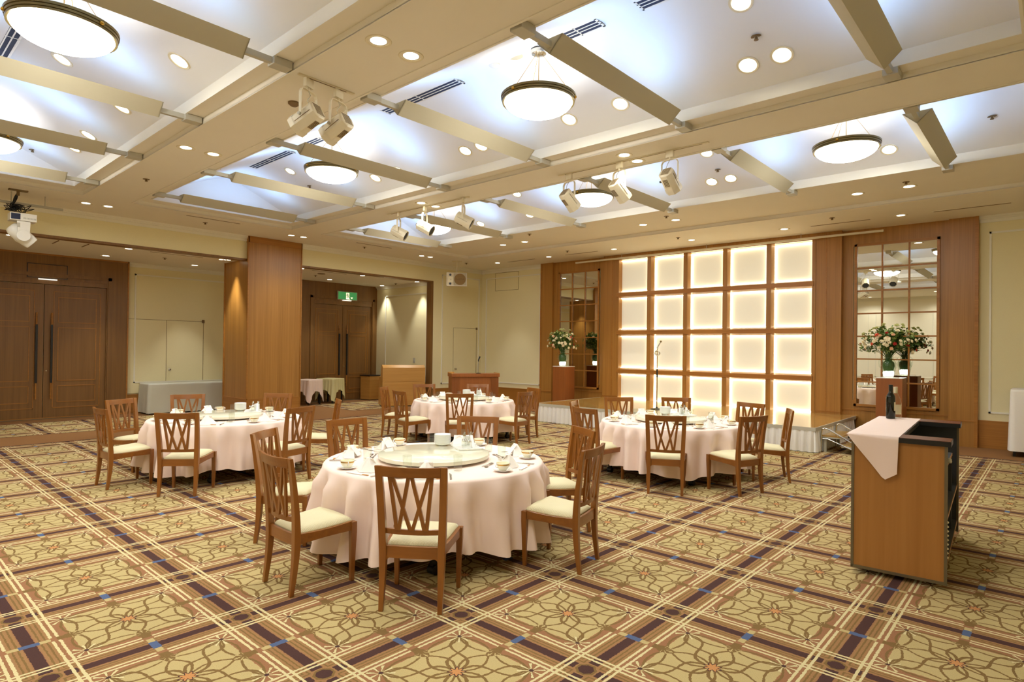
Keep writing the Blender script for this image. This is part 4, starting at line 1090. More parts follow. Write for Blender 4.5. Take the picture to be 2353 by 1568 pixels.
tfirst = True
for tn, ((cx, cy), chairs) in TABLES.items():
    big = f'{tn} table'
    desc = {'front': 'round table nearest the camera, under a pale pink cloth', 'left': 'round table at left before the oak column, under a pink cloth', 'rear': 'round table farthest back by the podium, under a pink cloth', 'right': 'round table before the stage at right, under a pink cloth'}[tn]
    ang = {'front': .07, 'left': .2, 'rear': -.19, 'right': .02}[tn]
    if tfirst: tab0.location = (cx, cy, 0); tab0.rotation_euler = (0, 0, ang); tab0['label'] = desc; sus0.location = (cx+.01, cy-.02, TZ); sus0['label'] = f'cream round turntable on the {big}'; tfirst = False
    else: dup(tab0, (cx, cy, 0), ang, desc); dup(sus0, (cx, cy, TZ), 0, f'cream round turntable on the {big}')
    cl = cloth_round({'front': 3, 'left': 11, 'rear': 23, 'right': 37}[tn]).build('tablecloth', PINKC, smooth='all', loc=(cx, cy, 0))
    tag(cl, f'pale pink floor-length tablecloth draped over the {big}', 'tablecloth', 'pale pink round tablecloths')
    rnd = random.Random(tn)
    for (x, y, hd, wh) in chairs:
        place_chair(x, y, hd, f'wooden dining chair with W-shaped back, {wh} side of the {big}')
        a0 = atan2(y-cy, x-cx)+rnd.uniform(-.03, .03)
        def pol(r, da): return cx+r*cos(a0+da), cy+r*sin(a0+da)
        pl = f'at the {wh} place of the {big}'; z = TZ+.001; rd = a0+pi/2    # local -y towards the diner when rz = a0+pi/2
        px, py = pol(.70, 0); put('folded_napkin', px, py, z, rd+rnd.uniform(-.3, .3), f'white peaked napkin {pl}')
        px, py = pol(.775, -.24); put('saucer', px, py, z, 0, f'white saucer {pl}'); put('soup_cup', px, py, z+.009, a0+rnd.uniform(-.6, .6)+1.2, f'gold banded two-handled soup cup {pl}')
        px, py = pol(.56, .40); put('water_glass', px, py, z, 0, f'clear water tumbler {pl}')
        px, py = pol(.745, .24); put('table_knife', px, py, z, rd+.10, f'steel table knife {pl}')
        px, py = pol(.83, .03); put('chopsticks', px, py, z, rd+.12, f'chopsticks in white sleeve {pl}')
        px, py = pol(.555, -.08); put('dessert_spoon', px, py, z, rd+pi/2+.15, f'steel dessert spoon {pl}')
        px, py = pol(.525, -.06); put('dessert_fork', px, py, z, rd-pi/2+.05, f'steel dessert fork {pl}')
    zs = TZ+.0555
    def rel(r, deg): return cx+r*cos(radians(deg)), cy+r*sin(radians(deg))
    px, py = rel(.35, 129)
    for k in range(9):
        w_ = 'bottom plate' if k == 0 else 'top plate' if k == 8 else ['', 'second', 'third', 'fourth', 'fifth', 'sixth', 'seventh', 'eighth'][k]+' plate from the bottom'
        put('small_plate', px+rnd.uniform(-.001, .001), py, zs+.0005+k*.0092, 0, f'small white dish, {w_} of the stack on the {big}')
    a_ = radians(85); tx_, ty_ = rel(.335, 86); rz = radians(-28)
    put('condiment_tray', tx_, ty_, zs, rz, f'white rectangular condiment tray on the turntable of the {big}')
    def loc(u, v): return tx_+u*cos(rz)-v*sin(rz), ty_+u*sin(rz)+v*cos(rz)
    zt = zs+.0065; on = f'on the condiment tray of the {big}'
    px, py = loc(-.11, .04); put('toothpick_holder', px, py, zt, rz, f'white upright holder {on}')
    px, py = loc(-.055, .055); put('sauce_cruet', px, py, zt, 1., f'glass sauce cruet with steel stopper, left one {on}')
    px, py = loc(-.045, -.005); put('sauce_cruet', px, py, zt, 2., f'glass sauce cruet with steel stopper, near one {on}')
    px, py = loc(.02, .05); put('paper_napkins', px, py, zt, rz, f'white triangular paper napkins {on}')
    px, py = loc(.045, -.03); put('salt_shaker', px, py, zt, 0, f'glass shaker with metal cap, left one {on}')
    px, py = loc(.10, .0); put('salt_shaker', px, py, zt, 0, f'glass shaker with metal cap, right one {on}')
    px, py = rel(.46, -60+0) if tn != 'front' else rel(.50, -57); 
    px, py = rel(.57, {'front': -57, 'left': -20, 'rear': -40, 'right': -60}[tn]); put('ashtray', px, py, TZ+.001, 0, f'small clear glass dish beside the turntable of the {big}')

# ================================================================ SERVICE CONSOLE (right foreground)
co = empty('service_console', 'tall U-shaped wooden service console with dark counter at right', 'console', (-1.13, 4.99, 0), radians(3.5))
L_, D_, H_ = .563, 1.56, .975
q = MB(); q.box(0, 0, .05, L_, .02, H_); q.build('side_panel', CONSW, co)                       # faces the camera
q = MB(); q.box(0, .02, .05, .02, D_-.02, H_); q.build('back_panel', CONSW, co)
q = MB(); q.box(.0, D_-.02, .05, L_+.01, D_, H_); q.build('side_panel', SLATE, co)
q = MB(); q.box(.02, .02, .05, .03, D_-.02, H_); q.box(.03, .02, .05, L_-.004, .03, H_); q.build('inner_lining', SLATE, co)
q = MB()
for x in (-.006, L_-.008): q.box(x, -.006, .04, x+.018, .012, H_)
q.box(-.006, -.006, .035, L_+.01, .014, .055); q.box(L_-.004, -.004, .05, L_+.008, .03, H_)
q.build('metal_edge', EDGE, co)
q = MB(); q.box(L_-.004, D_-.025, .05, L_+.012, D_+.004, H_); q.build('metal_edge', EDGE, co)
def slab(name, z0, z1, mat, ins=0.):
    q = MB(); i = ins
    poly = [(-.025+i, -.025+i), (L_+.03-i, -.025+i), (L_+.03-i, .20-i), (.30-i, .20-i), (.30-i, D_-.22+i), (L_+.03-i, D_-.22+i), (L_+.03-i, D_+.025-i), (-.025+i, D_+.025-i)]
    q.prism(poly, z0, z1); return q.build(name, mat, co)
slab('counter_edge', H_, H_+.034, BLACKM); slab('counter_top', H_+.034, H_+.0365, DARKW, .004)
for z, x1 in ((.785, L_-.02), (.468, L_), (.155, L_+.0)):
    q = MB(); q.box(.03, .03, z-.018, x1, D_-.04 if z < .7 else D_-.42, z); sh = q.build('shelf', SLATE, co)
    q = MB(); q.box(x1, .03, z-.019, x1+.004, D_-.04 if z < .7 else D_-.42, z+.001); q.build('shelf_edge', CONSW, sh)
q = MB(); q.box(.03, D_-.42, .05, L_-.02, D_-.40, .785); q.build('divider_panel', SLATE, co)
q = MB()
for k in range(9): q.lathe([(.001, 0), (.012, .008), (.012, .016), (.001, .024)], 8, c=(L_+.004, .05, .20+k*.03))
q.build('beaded_trim', CHINAG, co)
q = MB(); q.lathe([(.018, 0), (.022, .01), (.018, .03)], 12, c=(L_+.01, .045, .86)); q.build('hook', GREYM, co)
for i, (x, y) in enumerate(((.07, .10), (L_-.07, .10), (.07, D_-.12), (L_-.07, D_-.12))):
    q = MB(); q.tube([(x-.013, y, .024), (x+.013, y, .024)], .024, 12); q.box(x-.02, y-.02, .035, x+.02, y+.02, .05); q.build('castor', BLACKP, co, smooth=True)
# runner cloth over its counter
ca = Matrix.Translation((-1.13, 4.99, 0)) @ Matrix.Rotation(radians(3.5), 4, 'Z')
q = MB(); zc = H_+.0385
def cl_pt(u, v):   # u across 0..1, v: from far end (0) to front edge (1) then down
    return None
NX, NY = 16, 30
x0, x1 = -.032, .292
top = [[(x0+(x1-x0)*i/NX, D_+.0-(D_+.030)*j/NY, zc+.0015*sin(i*1.3+j)*.6) for i in range(NX+1)] for j in range(NY+1)]
drop = []
tipx, tipd = .205, .305
for j in range(1, 13):
    u = j/12; row = []
    for i in range(NX+1):
        s_ = i/NX; x = x0+(x1-x0)*s_
        # pointed hanging corner: hem falls linearly to the tip
        full = (tipd*(x-x0)/(tipx-x0) if x < tipx else tipd-(x-tipx)*(.05/(x1-tipx)))+.004
        xx = x+(tipx+.02-x)*u*.12*(1 if x > tipx else .0)
        row.append((xx, -.033-.005*sin(s_*9)*u-.004*u, zc-full*u))
    drop.append(row)
rows = top+drop
V_ = [[q.bm.verts.new(p) for p in r] for r in rows]
for a, b in zip(V_, V_[1:]):
    for i in range(NX): q.bm.faces.new((a[i], a[i+1], b[i+1], b[i]))
# small overhang on the back (left) side
side = []
for j in range(NY+1):
    side.append((x0-.006, top[j][0][1], zc-.012))
S_ = [q.bm.verts.new(p) for p in side]
for j in range(NY): q.bm.faces.new((V_[j][0], V_[j+1][0], S_[j+1], S_[j]))
o = q.build('console_runner', PINKC, smooth='all', loc=(-1.13, 4.99, 0)); o.rotation_euler = (0, 0, radians(3.5))
tag(o, 'pale pink cloth runner hanging in a point over the wooden console', 'cloth')
def bottle(name, x, y, z, label, mat, foil, prof, lab_z=(.07, .15), lang=0., r=.037):
    b_ = empty(name, label, 'bottle', (x, y, z), lang)
    q = MB(); q.lathe(prof, 28); q.build('bottle_body', mat, b_, smooth=True)
    q = MB(); q.lathe([(.002, prof[-1][1]-.055), (.0165, prof[-1][1]-.055), (.0175, prof[-1][1]+.002), (.002, prof[-1][1]+.003)], 20); q.build('foil_capsule', foil, b_, smooth=True)
    q = MB(); n = 16
    ring = lambda rr, zz: [(rr*cos(-.9+1.8*k/n), rr*sin(-.9+1.8*k/n), zz) for k in range(n+1)]
    q.loft([ring(r+.0006, lab_z[0]), ring(r+.0006, lab_z[1])], cap=False, closed=False); q.build('paper_label', LABEL, b_)
    return b_
WPROF = [(.002, .0), (.034, 0), (.037, .006), (.037, .185), (.034, .205), (.022, .226), (.0155, .245), (.0145, .300), (.002, .302)]
bottle('wine_bottle', -1.135, 6.37, H_+.0405, 'dark wine bottle with black capsule on the console runner', BOTTLE, FOIL, WPROF, lang=radians(15))
bottle('spirits_bottle', -1.125, 6.53, H_+.0405, 'paler bottle with cream label, mostly hidden behind the dark wine bottle', GLASSV, LABEL, [(.002, .0), (.045, 0), (.048, .008), (.048, .12), (.040, .17), (.018, .22), (.014, .24), (.014, .275), (.002, .277)], (.03, .12), radians(-60), .048)

# portable steps at the right end of the stage
ps = empty('portable_steps', 'small wooden two-tread steps with bent grey tube rails beside the stage', 'steps', (-2.885, 10.62, 0))
q = MB(); q.box(.02, .06, .245, .30, .86, .27); q.build('tread', PARQ, ps); q = MB(); q.box(.32, .06, .115, .58, .86, .14); q.build('tread', PARQ, ps)
q = MB()
for y in (.03, .89):
    q.tube([(.02, y, .012), (.02, y, .30), (.03, y, .36), (.07, y, .385), (.12, y, .375), (.62, y, .10)], .014, 8)
    q.tube([(.02, y, .215), (.12, y, .215), (.62, y, .02)], .011, 8)
q.build('tube_rail', CHROME, ps, smooth=True)
q = MB(); q.box(.02, .05, .225, .31, .87, .245); q.box(.31, .05, .095, .59, .87, .115); q.box(.05, .05, .0, .09, .09, .225); q.box(.05, .83, 0, .09, .87, .225); q.box(.5, .05, 0, .54, .09, .095); q.box(.5, .83, 0, .54, .87, .095); q.build('steel_frame', GREYM, ps)

# ================================================================ PEDESTALS, VASES, BOUQUETS
def pedestal(x, y, label):
    t = empty('flower_pedestal', label, 'pedestal', (x, y, 0), group='reddish wooden flower pedestals')
    q = MB().box(-.20, -.20, 0, .20, .20, 1.17); q.build('plinth', CHERRY, t, bevel=.003)
    q = MB().box(-.202, -.202, 1.17, .202, .202, 1.182); q.build('top_plate', CHINA, t)
def vase(x, y, label):
    t = empty('glass_vase', label, 'vase', (x, y, 1.183), radians(20), group='two-handled glass vases')
    q = MB(); q.lathe([(.003, 0), (.080, 0), (.085, .01), (.10, .09), (.118, .19), (.118, .25), (.10, .30), (.072, .33), (.065, .36), (.075, .385), (.071, .385), (.060, .36), (.066, .335), (.094, .30), (.112, .25), (.112, .19), (.094, .09), (.08, .016), (.003, .014)], 36); q.build('vase_body', GLASSV, t, smooth=True)
    for s in (-1, 1):
        q = MB(); q.tube([(s*.07, 0, .35), (s*.11, 0, .36), (s*.14, 0, .33), (s*.15, 0, .26), (s*.14, 0, .19), (s*.112, 0, .16)], .008, 8); q.build('handle', GLASSV, t, smooth='all')
    q = MB(); rnd = random.Random(5)
    q.lathe([(.003, .016), (.076, .018), (.088, .08), (.08, .105), (.05, .10), (.003, .11)], 20)
    for k in range(30):
        a, r = rnd.uniform(0, 2*pi), rnd.uniform(.02, .075); q.lathe([(.001, -.010), (.012, 0), (.001, .010)], 6, c=(r*cos(a), r*sin(a), .10+rnd.uniform(0, .02)))
    q.build('lit_pebbles', E_ICE, t)
    q = MB(); q.lathe([(.003, .11), (.075, .115), (.095, .20), (.088, .26), (.05, .30), (.003, .31)], 14)
    for k in range(26):
        a = rnd.uniform(0, 2*pi); r = rnd.uniform(.0, .05); q.tube([(r*cos(a), r*sin(a), .13), (.05*cos(a+1), .05*sin(a+1), .28), (.045*cos(a+1.4), .045*sin(a+1.4), .40)], .004, 5)
    q.build('leaf_lining', GREENP, t)
def rosette(rnd, r):
    q = MB()
    for ring_n, rr, zz in ((7, 1.0, 0.), (6, .72, .25), (4, .42, .45)):
        for k in range(ring_n):
            a = 2*pi*k/ring_n+rnd.uniform(-.2, .2); c, s = cos(a), sin(a); w_ = r*rr*.62
            p0 = (0, 0, zz*r*.4); e = r*rr
            A = (c*e*.55-s*w_*.6, s*e*.55+c*w_*.6, zz*r+r*.18); B = (c*e*.55+s*w_*.6, s*e*.55-c*w_*.6, zz*r+r*.18)
            T = (c*e, s*e, zz*r+r*rnd.uniform(.1, .35)); M_ = (c*e*.6, s*e*.6, zz*r+r*.02)
            q.face([p0, B, M_]); q.face([p0, M_, A]); q.face([M_, B, T]); q.face([M_, T, A])
    q.lathe([(.001, -.25*r), (.35*r, -.05*r), (.3*r, .4*r), (.001, .55*r)], 7)
    return q
def bouquet(x, y, z, seed, label, wide):
    t = empty('flower_bouquet', label, 'flowers', (x, y, z)); rnd = random.Random(seed)
    q = MB(); q2 = MB()
    def leaf(mb, c, d, L, w_):
        d = Vector(d).normalized(); sd = d.cross(Vector((0, 0, 1))); 
        if sd.length < .01: sd = Vector((1, 0, 0))
        sd.normalize(); n = sd.cross(d); c = Vector(c)
        m_ = c+d*L*.5+n*L*.10; e = c+d*L-n*L*.08
        mb.face([c, m_+sd*w_, e]); mb.face([c, e, m_-sd*w_])
    stems = MB()
    for k in range(60):
        a = rnd.uniform(0, 2*pi); el = rnd.uniform(-.05, 1.35); R_ = wide*rnd.uniform(.30, .46)*(1.0 if el < 1.0 else .85)
        tip = Vector((R_*cos(a)*cos(el), R_*sin(a)*cos(el)*.75, .10+R_*sin(el)*1.05))
        stems.tube([(0.02*cos(a), .02*sin(a), -.05), tuple(tip*.5+Vector((0, 0, .05))), tuple(tip)], .003, 4)
        for j in range(34):
            u = rnd.uniform(.35, 1.08); p = tip*u+Vector((rnd.uniform(-.035, .035), rnd.uniform(-.035, .035), rnd.uniform(-.03, .03)+.05*(1-u)))
            dd = Vector((rnd.uniform(-1, 1), rnd.uniform(-1, 1), rnd.uniform(-.6, .9)))+tip.normalized()*.7
            leaf(q if rnd.random() < .72 else q2, p, dd, rnd.uniform(.04, .075), rnd.uniform(.014, .026))
    stems.build('flower_stems', GREENP, t)
    a = q.build('dark_foliage', LEAF, t); a['kind'] = 'stuff'; a = q2.build('light_foliage', LEAF2, t); a['kind'] = 'stuff'
    kinds = [(PETW, .038, 34), (PETP, .032, 6), (PETR, .028, 4), (PETO, .036, 3), (PETG, .042, 18)]
    for mat, r, n in kinds:
        for k in range(n):
            a = rnd.uniform(-pi, .15) if rnd.random() < .75 else rnd.uniform(0, 2*pi); el = rnd.uniform(-.10, .85) if mat is not PETG else rnd.uniform(.6, 1.3)
            R_ = wide*rnd.uniform(.36, .47)
            d = Vector((cos(a)*cos(el), sin(a)*cos(el)*.8, sin(el))); p = Vector((0, 0, .10))+d*R_*(1 if mat is not PETG else 1.08)
            m_ = rosette(rnd, r*rnd.uniform(.85, 1.3)); m_.xform(Matrix.Translation(p) @ d.to_track_quat('Z', 'Y').to_matrix().to_4x4())
            b_ = m_.build('blossom', mat, t)
pedestal(-9.46, 12.42, 'reddish wooden pedestal left of the stage before the left mirror'); pedestal(-2.205, 12.42, 'reddish wooden pedestal right of the stage before the right mirror')
vase(-9.50, 12.42, 'clear glass vase glowing at its base on the left pedestal'); vase(-2.25, 12.42, 'clear glass vase glowing at its base on the right pedestal')
bouquet(-9.50, 12.42, 1.57, 4, 'cream and red flower bouquet in the vase on the left pedestal', .95)
bouquet(-2.25, 12.42, 1.57, 9, 'cream, coral and calla flower bouquet in the vase on the right pedestal', .98)

# ================================================================ MICROPHONES, PODIUM, DESK, SIDE TABLES
mc = empty('microphone_stand', 'slim microphone stand with wrapped cable on the stage', 'microphone stand', (-6.16, 11.25, SZ))
q = MB(); q.lathe([(.002, .002), (.12, .002), (.125, .012), (.02, .03), (.014, .05), (.002, .05)], 24); q.build('round_base', BLACKP, mc, smooth=True)
q = MB(); q.tube([(0, 0, .04), (0, 0, .72)], .011, 8); q.tube([(0, 0, .70), (0, 0, 1.24)], .008, 8); q.build('pole', GOLD, mc, smooth=True)
q = MB(); q.tube([(0, 0, .66), (0, 0, .82)], .017, 10); q.build('height_clutch', BLACKP, mc, smooth=True)
q = MB()
for k in range(5):
    q.tube([(.045*cos(a)*(1+.1*k/5)+.0, .035*sin(a+k), 1.15+.045*sin(a)+.004*k) for a in [i*2*pi/14 for i in range(15)]], .006, 5)
q.tube([(-.03, 0, 1.15), (-.07, 0, 1.14), (-.085, 0, 1.135)], .012, 8); q.build('coiled_cable', WHITEE, mc, smooth='all')
q = MB(); q.tube([(0, 0, 1.24), (.01, 0, 1.27)], .010, 8); q.tube([(-.01, 0, 1.26), (.05, .03, 1.38)], [.010, .014], 10); q.build('microphone', GREYM, mc, smooth=True)
q = MB(); q.lathe([(.002, -.022), (.018, -.012), (.022, .002), (.016, .018), (.002, .022)], 14, c=(.057, .034, 1.395)); q.build('microphone_head', BRONZE, mc, smooth='all')

# podium facing the hall

pd = empty('podium', 'wide reddish wooden podium with fluted corners before the back corner', 'podium', (-10.67, 9.66, 0), radians(58.8))
W_ = 1.18                                             # local +x along the front, local -y faces the room
q = MB().box(.02, .03, 0, W_-.02, .48, .93); q.build('body', CHERRY, pd)
q = MB()
for k in range(8):
    for b_ in (.035, W_-.035-.17): q.box(b_+k*.022, .018, .04, b_+k*.022+.012, .03, .92)
q.build('fluting', CHERRY, pd)
q = MB().box(0, 0, .925, W_, .50, 1.0); q.build('top', CHERRY, pd, bevel=.003)
q = MB().box(-.0, .0, 1.0, .02, .50, 1.02); q.box(W_-.02, 0, 1.0, W_, .5, 1.02); q.box(.0, .48, 1.0, .16, .50, 1.03); q.build('rim', DESKW, pd)
pm = empty('podium_microphone', 'small microphone on a thin stand standing on the podium', 'microphone', (-10.48, 10.36, 1.001), radians(58.8))
q = MB(); q.lathe([(.002, 0), (.06, 0), (.062, .01), (.012, .02), (.002, .02)], 18); q.build('base', BLACKP, pm)
q = MB(); q.tube([(0, 0, .015), (0, 0, .30)], .007, 6); q.build('stem', CHROME, pm); q = MB(); q.tube([(0, 0, .29), (.0, 0, .33), (.035, 0, .41)], [.012, .014, .018], 8); q.build('microphone_body', BLACKP, pm, smooth=True)

dk = empty('control_desk', 'light oak control desk with sloped top in the right alcove bay', 'desk', (-13.61, 9.83, 0), radians(64.3))
L_ = 1.16                                             # front face along local x, room side is local -y
q = MB(); q.prism([(0, .02), (0, 1.055), (.12, 1.13), (.20, 1.13), (.34, .80), (.62, .80), (.62, .02)], 0, L_, 'x'); q.build('body', DESKW, dk)
q = MB().box(-.004, -.012, .02, L_+.004, 0, .665); q.box(-.004, -.012, .675, L_+.004, 0, 1.055); q.build('front_panel', DESKW, dk)
q = MB().box(.02, .02, 0, L_-.02, .60, .02); q.build('plinth', BLACKM, dk)
q = MB().box(.03, .36, .80, L_-.03, .60, .815); q.build('work_surface', GREYC, dk)
bx = empty('low_cabinet', 'small dark-topped wooden cabinet beside the right alcove door', 'cabinet', (-15.93, 10.69, 0), radians(6))
q = MB().box(0, 0, .02, .42, .5, .73); q.build('body', DESKW, bx); q = MB().box(-.02, -.02, .73, .44, .52, .755); q.build('dark_top', BLACKM, bx); q = MB().box(.02, .01, 0, .40, .48, .02); q.build('plinth', BLACKM, bx)

# ---- clothed side tables
def draped_box(w_, d_, h_, hem, seed, amp=.012, corner=.0, n=30):
    rnd = random.Random(seed); q = MB()
    per = []
    for i in range(n): per.append((-w_/2+w_*i/n, -d_/2, 0, -1))
    for i in range(n): per.append((w_/2, -d_/2+d_*i/n, 1, 0))
    for i in range(n): per.append((w_/2-w_*i/n, d_/2, 0, 1))
    for i in range(n): per.append((-w_/2, d_/2-d_*i/n, -1, 0))
    wob = [rnd.uniform(0, 1) for _ in per]
    rings = []
    for u in (0, .04, .2, .5, .8, 1.):
        r = []
        for k, (x, y, nx, ny) in enumerate(per):
            t = (k % n)/n; c_ = abs(t-.5)*2
            o_ = (.004+amp*(u**.8)*(.5+.5*sin(k*1.1+seed)+.6*wob[k]))+.03*u*(c_**6)
            z = h_-(h_-hem*(1-corner*c_**2))*u
            r.append((x+nx*o_, y+ny*o_, z))
        rings.append(r)
    q.loft([[(x*.0, y*.0, h_) for x, y, _, _ in per]]+[[(x, y, h_+.001) for x, y, _, _ in per]]+rings[1:], cap=False)
    bmesh.ops.remove_doubles(q.bm, verts=q.bm.verts, dist=1e-5)
    return q
def side_table(x, y, rz, w_, d_, h_, hem, mat, lt, lc, seed, corner=0., amp=.012):
    t = empty('side_table', lt, 'table', (x, y, 0), rz)
    q = MB().box(-w_/2+.01, -d_/2+.01, h_-.035, w_/2-.01, d_/2-.01, h_-.004); q.build('table_top', OAK, t)
    for sx in (-1, 1):
        for sy in (-1, 1):
            q = MB().box(sx*(w_/2-.05)-.018, sy*(d_/2-.05)-.018, 0, sx*(w_/2-.05)+.018, sy*(d_/2-.05)+.018, h_-.035); q.build('leg', BLACKM, t)
    c = draped_box(w_, d_, h_, hem, seed, amp, corner).build('tablecloth', mat, loc=(x, y, 0), smooth='all'); c.rotation_euler = (0, 0, rz); tag(c, lc, 'tablecloth')
side_table(-15.74, 5.88, 0, .60, 2.30, .70, .03, GREYC, 'long table under the grey cloth against the left alcove wall', 'grey-green cloth over the long table in the left alcove', 2)
side_table(-15.50, 8.70, radians(20), .55, .55, .69, .38, PINKC, 'small square table under the pink cloth beside the column', 'pale pink cloth with pointed corners on a small table by the column', 3, corner=.85, amp=.03)
side_table(-15.60, 9.46, radians(25), .55, .55, .70, .38, YELC, 'small square table under the yellow cloth before the right alcove door', 'pale yellow cloth with pointed corners on a small table by the exit door', 8, corner=.85, amp=.03)
side_table(.33, 12.75, 0, 1.80, .70, 1.06, .09, WHITEC, 'tall table under a white cloth cut by the right edge', 'white cloth over the tall table at the right edge', 6, amp=.02)

# ================================================================ HANGING LOUDSPEAKER AND MOVING LIGHT
lsx, lsy = -12.32, 11.30
ls = empty('hanging_loudspeaker', 'cream loudspeaker hanging from the ceiling in the back corner', 'speaker', (lsx, lsy, ZC), radians(47))
q = MB(); q.box(-.13, -.05, -.02, .13, .05, -.001); q.tube([(0, 0, -.02), (0, 0, -.28)], .016, 8); q.tube([(0, 0, -.26), (0, 0, -.31)], .028, 8); q.build('ceiling_mount', BEIGEP, ls)
q = MB()   # front face toward local -y
q.loft([[(-.275, -.16, -.70), (.275, -.16, -.70), (.275, -.16, -.34), (-.275, -.16, -.34)], [(-.275, .0, -.70), (.275, .0, -.70), (.275, .0, -.34), (-.275, .0, -.34)], [(-.20, .16, -.66), (.20, .16, -.66), (.20, .16, -.36), (-.20, .16, -.36)]])
q.build('cabinet', BEIGEP, ls, bevel=.008)
q = MB(); frame_rect(q, -.262, -.687, .262, -.353, .160, .172, .012); q.xform(Matrix.Rotation(pi/2, 4, 'X')); q.build('front_frame', WHITEE, ls)
q = MB().box(-.085, -.166, -.685, .26, -.160, -.355); gr = q.build('woofer_grille', TROUGH, ls)
GRB = plain('speaker_grille_brown', (150, 122, 78), .8)
q = MB(); q.lathe([(.001, 0), (.155, 0), (.155, .003), (.001, .003)], 32); q.xform(Matrix.Translation((.088, -.166, -.52)) @ Matrix.Rotation(pi/2, 4, 'X')); q.build('woofer_ring', GRB, gr)
q = MB()
for z in (-.40, -.64): q.lathe([(.001, 0), (.030, 0), (.030, .004), (.001, .004)], 16, c=(0, 0, 0)).xform(Matrix.Identity(4)) if False else None
for z in (-.40, -.64):
    m2 = MB(); m2.lathe([(.001, 0), (.032, 0), (.032, .004), (.001, .004)], 18); m2.xform(Matrix.Translation((-.175, -.160, z)) @ Matrix.Rotation(pi/2, 4, 'X')); m2.build('bass_port', BLACKP, ls)
q = MB(); q.loft([[(-.235, -.168, -.60), (-.10, -.168, -.60), (-.10, -.168, -.45), (-.235, -.168, -.45)], [(-.165, -.161, -.535), (-.145, -.161, -.535), (-.145, -.161, -.51), (-.165, -.161, -.51)]], cap=False); q.build('tweeter_horn', CHINAG, ls)
q = MB().box(-.163, -.1625, -.533, -.147, -.161, -.512); q.build('horn_throat', BLACKP, ls)
q = MB()
for k in range(6): q.box(.19, .02, -.62+k*.045, .262, .06, -.60+k*.045)
q.build('side_bracket', BROWNM, ls)
tx = bpy.data.curves.new('speaker_text', 'FONT'); tx.body = 'RAMSA'; tx.size = .075; tx.extrude = .0008; tx.align_x = 'CENTER'; tx.align_y = 'CENTER'
to = bpy.data.objects.new('tmp_text', tx); COL.objects.link(to); bpy.context.view_layer.update()
me = bpy.data.meshes.new_from_object(to.evaluated_get(bpy.context.evaluated_depsgraph_get())); bpy.data.objects.remove(to)
me.materials.clear(); me.materials.append(BROWNM)
lo = bpy.data.objects.new('brand_lettering', me); COL.objects.link(lo); lo.parent = gr; lo.location = (.088, -.1700, -.52); lo.rotation_euler = (pi/2, 0, 0)

mh = empty('moving_head_light', 'white moving head stage light hanging with tangled black cables at top left', 'stage light', (-12.15, 1.85, ZC), radians(90))
# local x runs along the wall (world +y), local -y towards the room (world +x)
q = MB().box(-.05, .20, -.19, .50, .24, -.16); q.tube([(-.6, .22, -.175), (.62, .22, -.175)], .022, 10); q.tube([(-.05, .22, -.16), (-.05, .22, -.0)], .008, 6); q.tube([(.38, .22, -.16), (.38, .22, 0)], .008, 6); q.build('mounting_pipe', GREYM, mh)
q = MB().box(-.12, -.04, -.02, .12, .04, -.001); q.tube([(0, 0, -.02), (0, 0, -.09)], .02, 8); q.build('ceiling_plate', BROWNM, mh)
bxm = Matrix.Translation((.06, .02, -.43))
q = MB().box(-.165, -.11, -.06, .165, .11, .06).xform(bxm); bs = q.build('base_housing', WHITEE, mh, bevel=.006)
q = MB().box(-.155, -.114, -.045, -.04, -.110, .045).xform(bxm); q.build('display', DARKSLOT, bs)
q = MB()
for k in range(9): q.box(.0+k*.018, -.113, -.03, .01+k*.018, -.110, -.005)
q.xform(bxm); q.build('vent_marks', GREYM, bs)
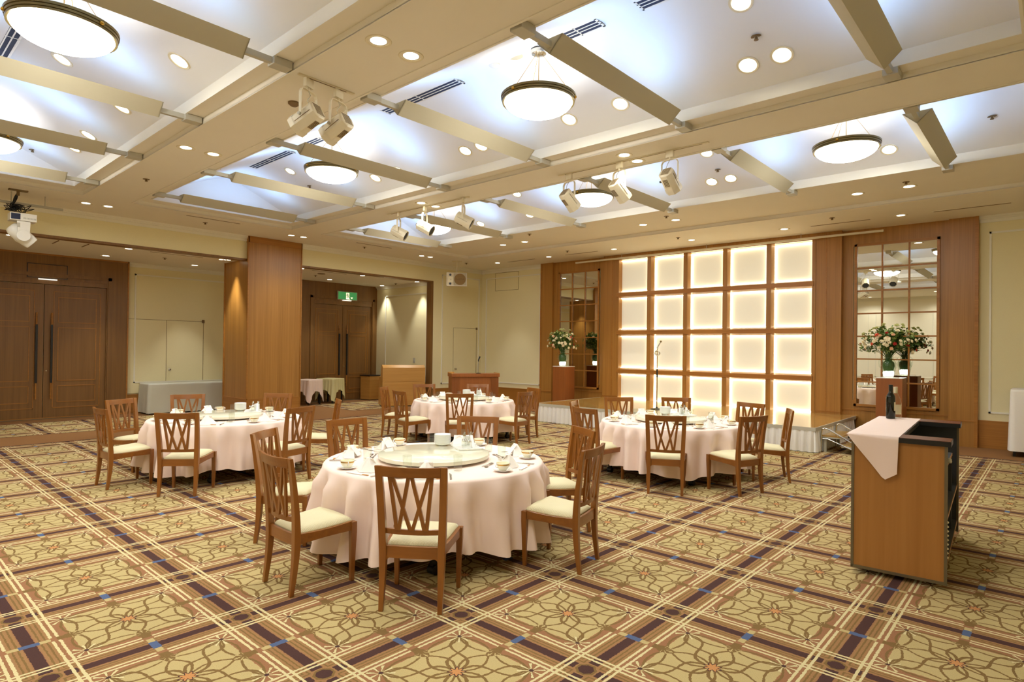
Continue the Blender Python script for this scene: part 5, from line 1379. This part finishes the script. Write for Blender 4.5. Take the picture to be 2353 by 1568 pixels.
for s in (-1, 1):
    q = MB(); q.loft([[(-.085+.06, s*.10+.02, -.50), (.085+.06, s*.10+.02, -.50), (.085+.06, s*.13+.02, -.50), (-.085+.06, s*.13+.02, -.50)], [(-.07+.06, s*.10+.02, -.72), (.075+.06, s*.10+.02, -.72), (.075+.06, s*.13+.02, -.72), (-.07+.06, s*.13+.02, -.72)]])
    ym = q.build('yoke_arm', WHITEE, mh, bevel=.005)
    q = MB(); q.lathe([(.001, 0), (.088, 0), (.092, .012), (.085, .02), (.001, .02)], 28); q.xform(Matrix.Translation((.06, s*.115+.02+(.0 if s > 0 else -.0), -.72)) @ Matrix.Rotation(-s*pi/2, 4, 'X')); q.build('pivot_disc', WHITEE, mh, smooth=True)
q = MB().box(-.02, -.112, -.60, .015, -.110, -.53); q.build('arm_logo_plate', GREYM, mh)
q = MB().box(-.22, -.115, -.49, .2, .12, -.488); 
q.bm.free()
q = MB(); M = Matrix.Translation((.06, .02, -.71)) @ Matrix.Rotation(radians(40), 4, 'Y')
q.loft([[(x, .085*cos(a)*k_, .115*sin(a)*k_) for a in [i*2*pi/20 for i in range(20)]] for x, k_ in ((-.20, .45), (-.185, .72), (-.13, .95), (-.05, 1.0), (.08, .98), (.13, .92), (.17, .86), (.175, .70))]); q.xform(M); q.build('head', WHITEE, mh, smooth=True)
q = MB(); rnd = random.Random(12)
for k in range(8):
    pts = [(0, 0, -.03)]; x, y, z = 0, 0, -.08
    pts.append((-.03+rnd.uniform(-.03, .03), .02, -.14))
    for j in range(8): pts.append((-.08+rnd.uniform(-.10, .30)*(j/7), rnd.uniform(-.06, .08), -.22-rnd.uniform(0, .12)))
    pts.append((-.06+rnd.uniform(0, .12), -.02, -.37))
    sm = []
    for a, b, c_, d_ in zip([pts[0]]+pts, pts, pts[1:], pts[2:]+[pts[-1]]):
        for t_ in (0, .33, .66):
            a_, b_, cc, dd = map(Vector, (a, b, c_, d_)); sm.append(.5*((2*b_)+(-a_+cc)*t_+(2*a_-5*b_+4*cc-dd)*t_*t_+(-a_+3*b_-3*cc+dd)*t_**3))
    q.tube(sm, .0065, 5)
cb_ = q.build('black_cables', BLACKP, mh, smooth='all'); cb_['kind'] = 'stuff'
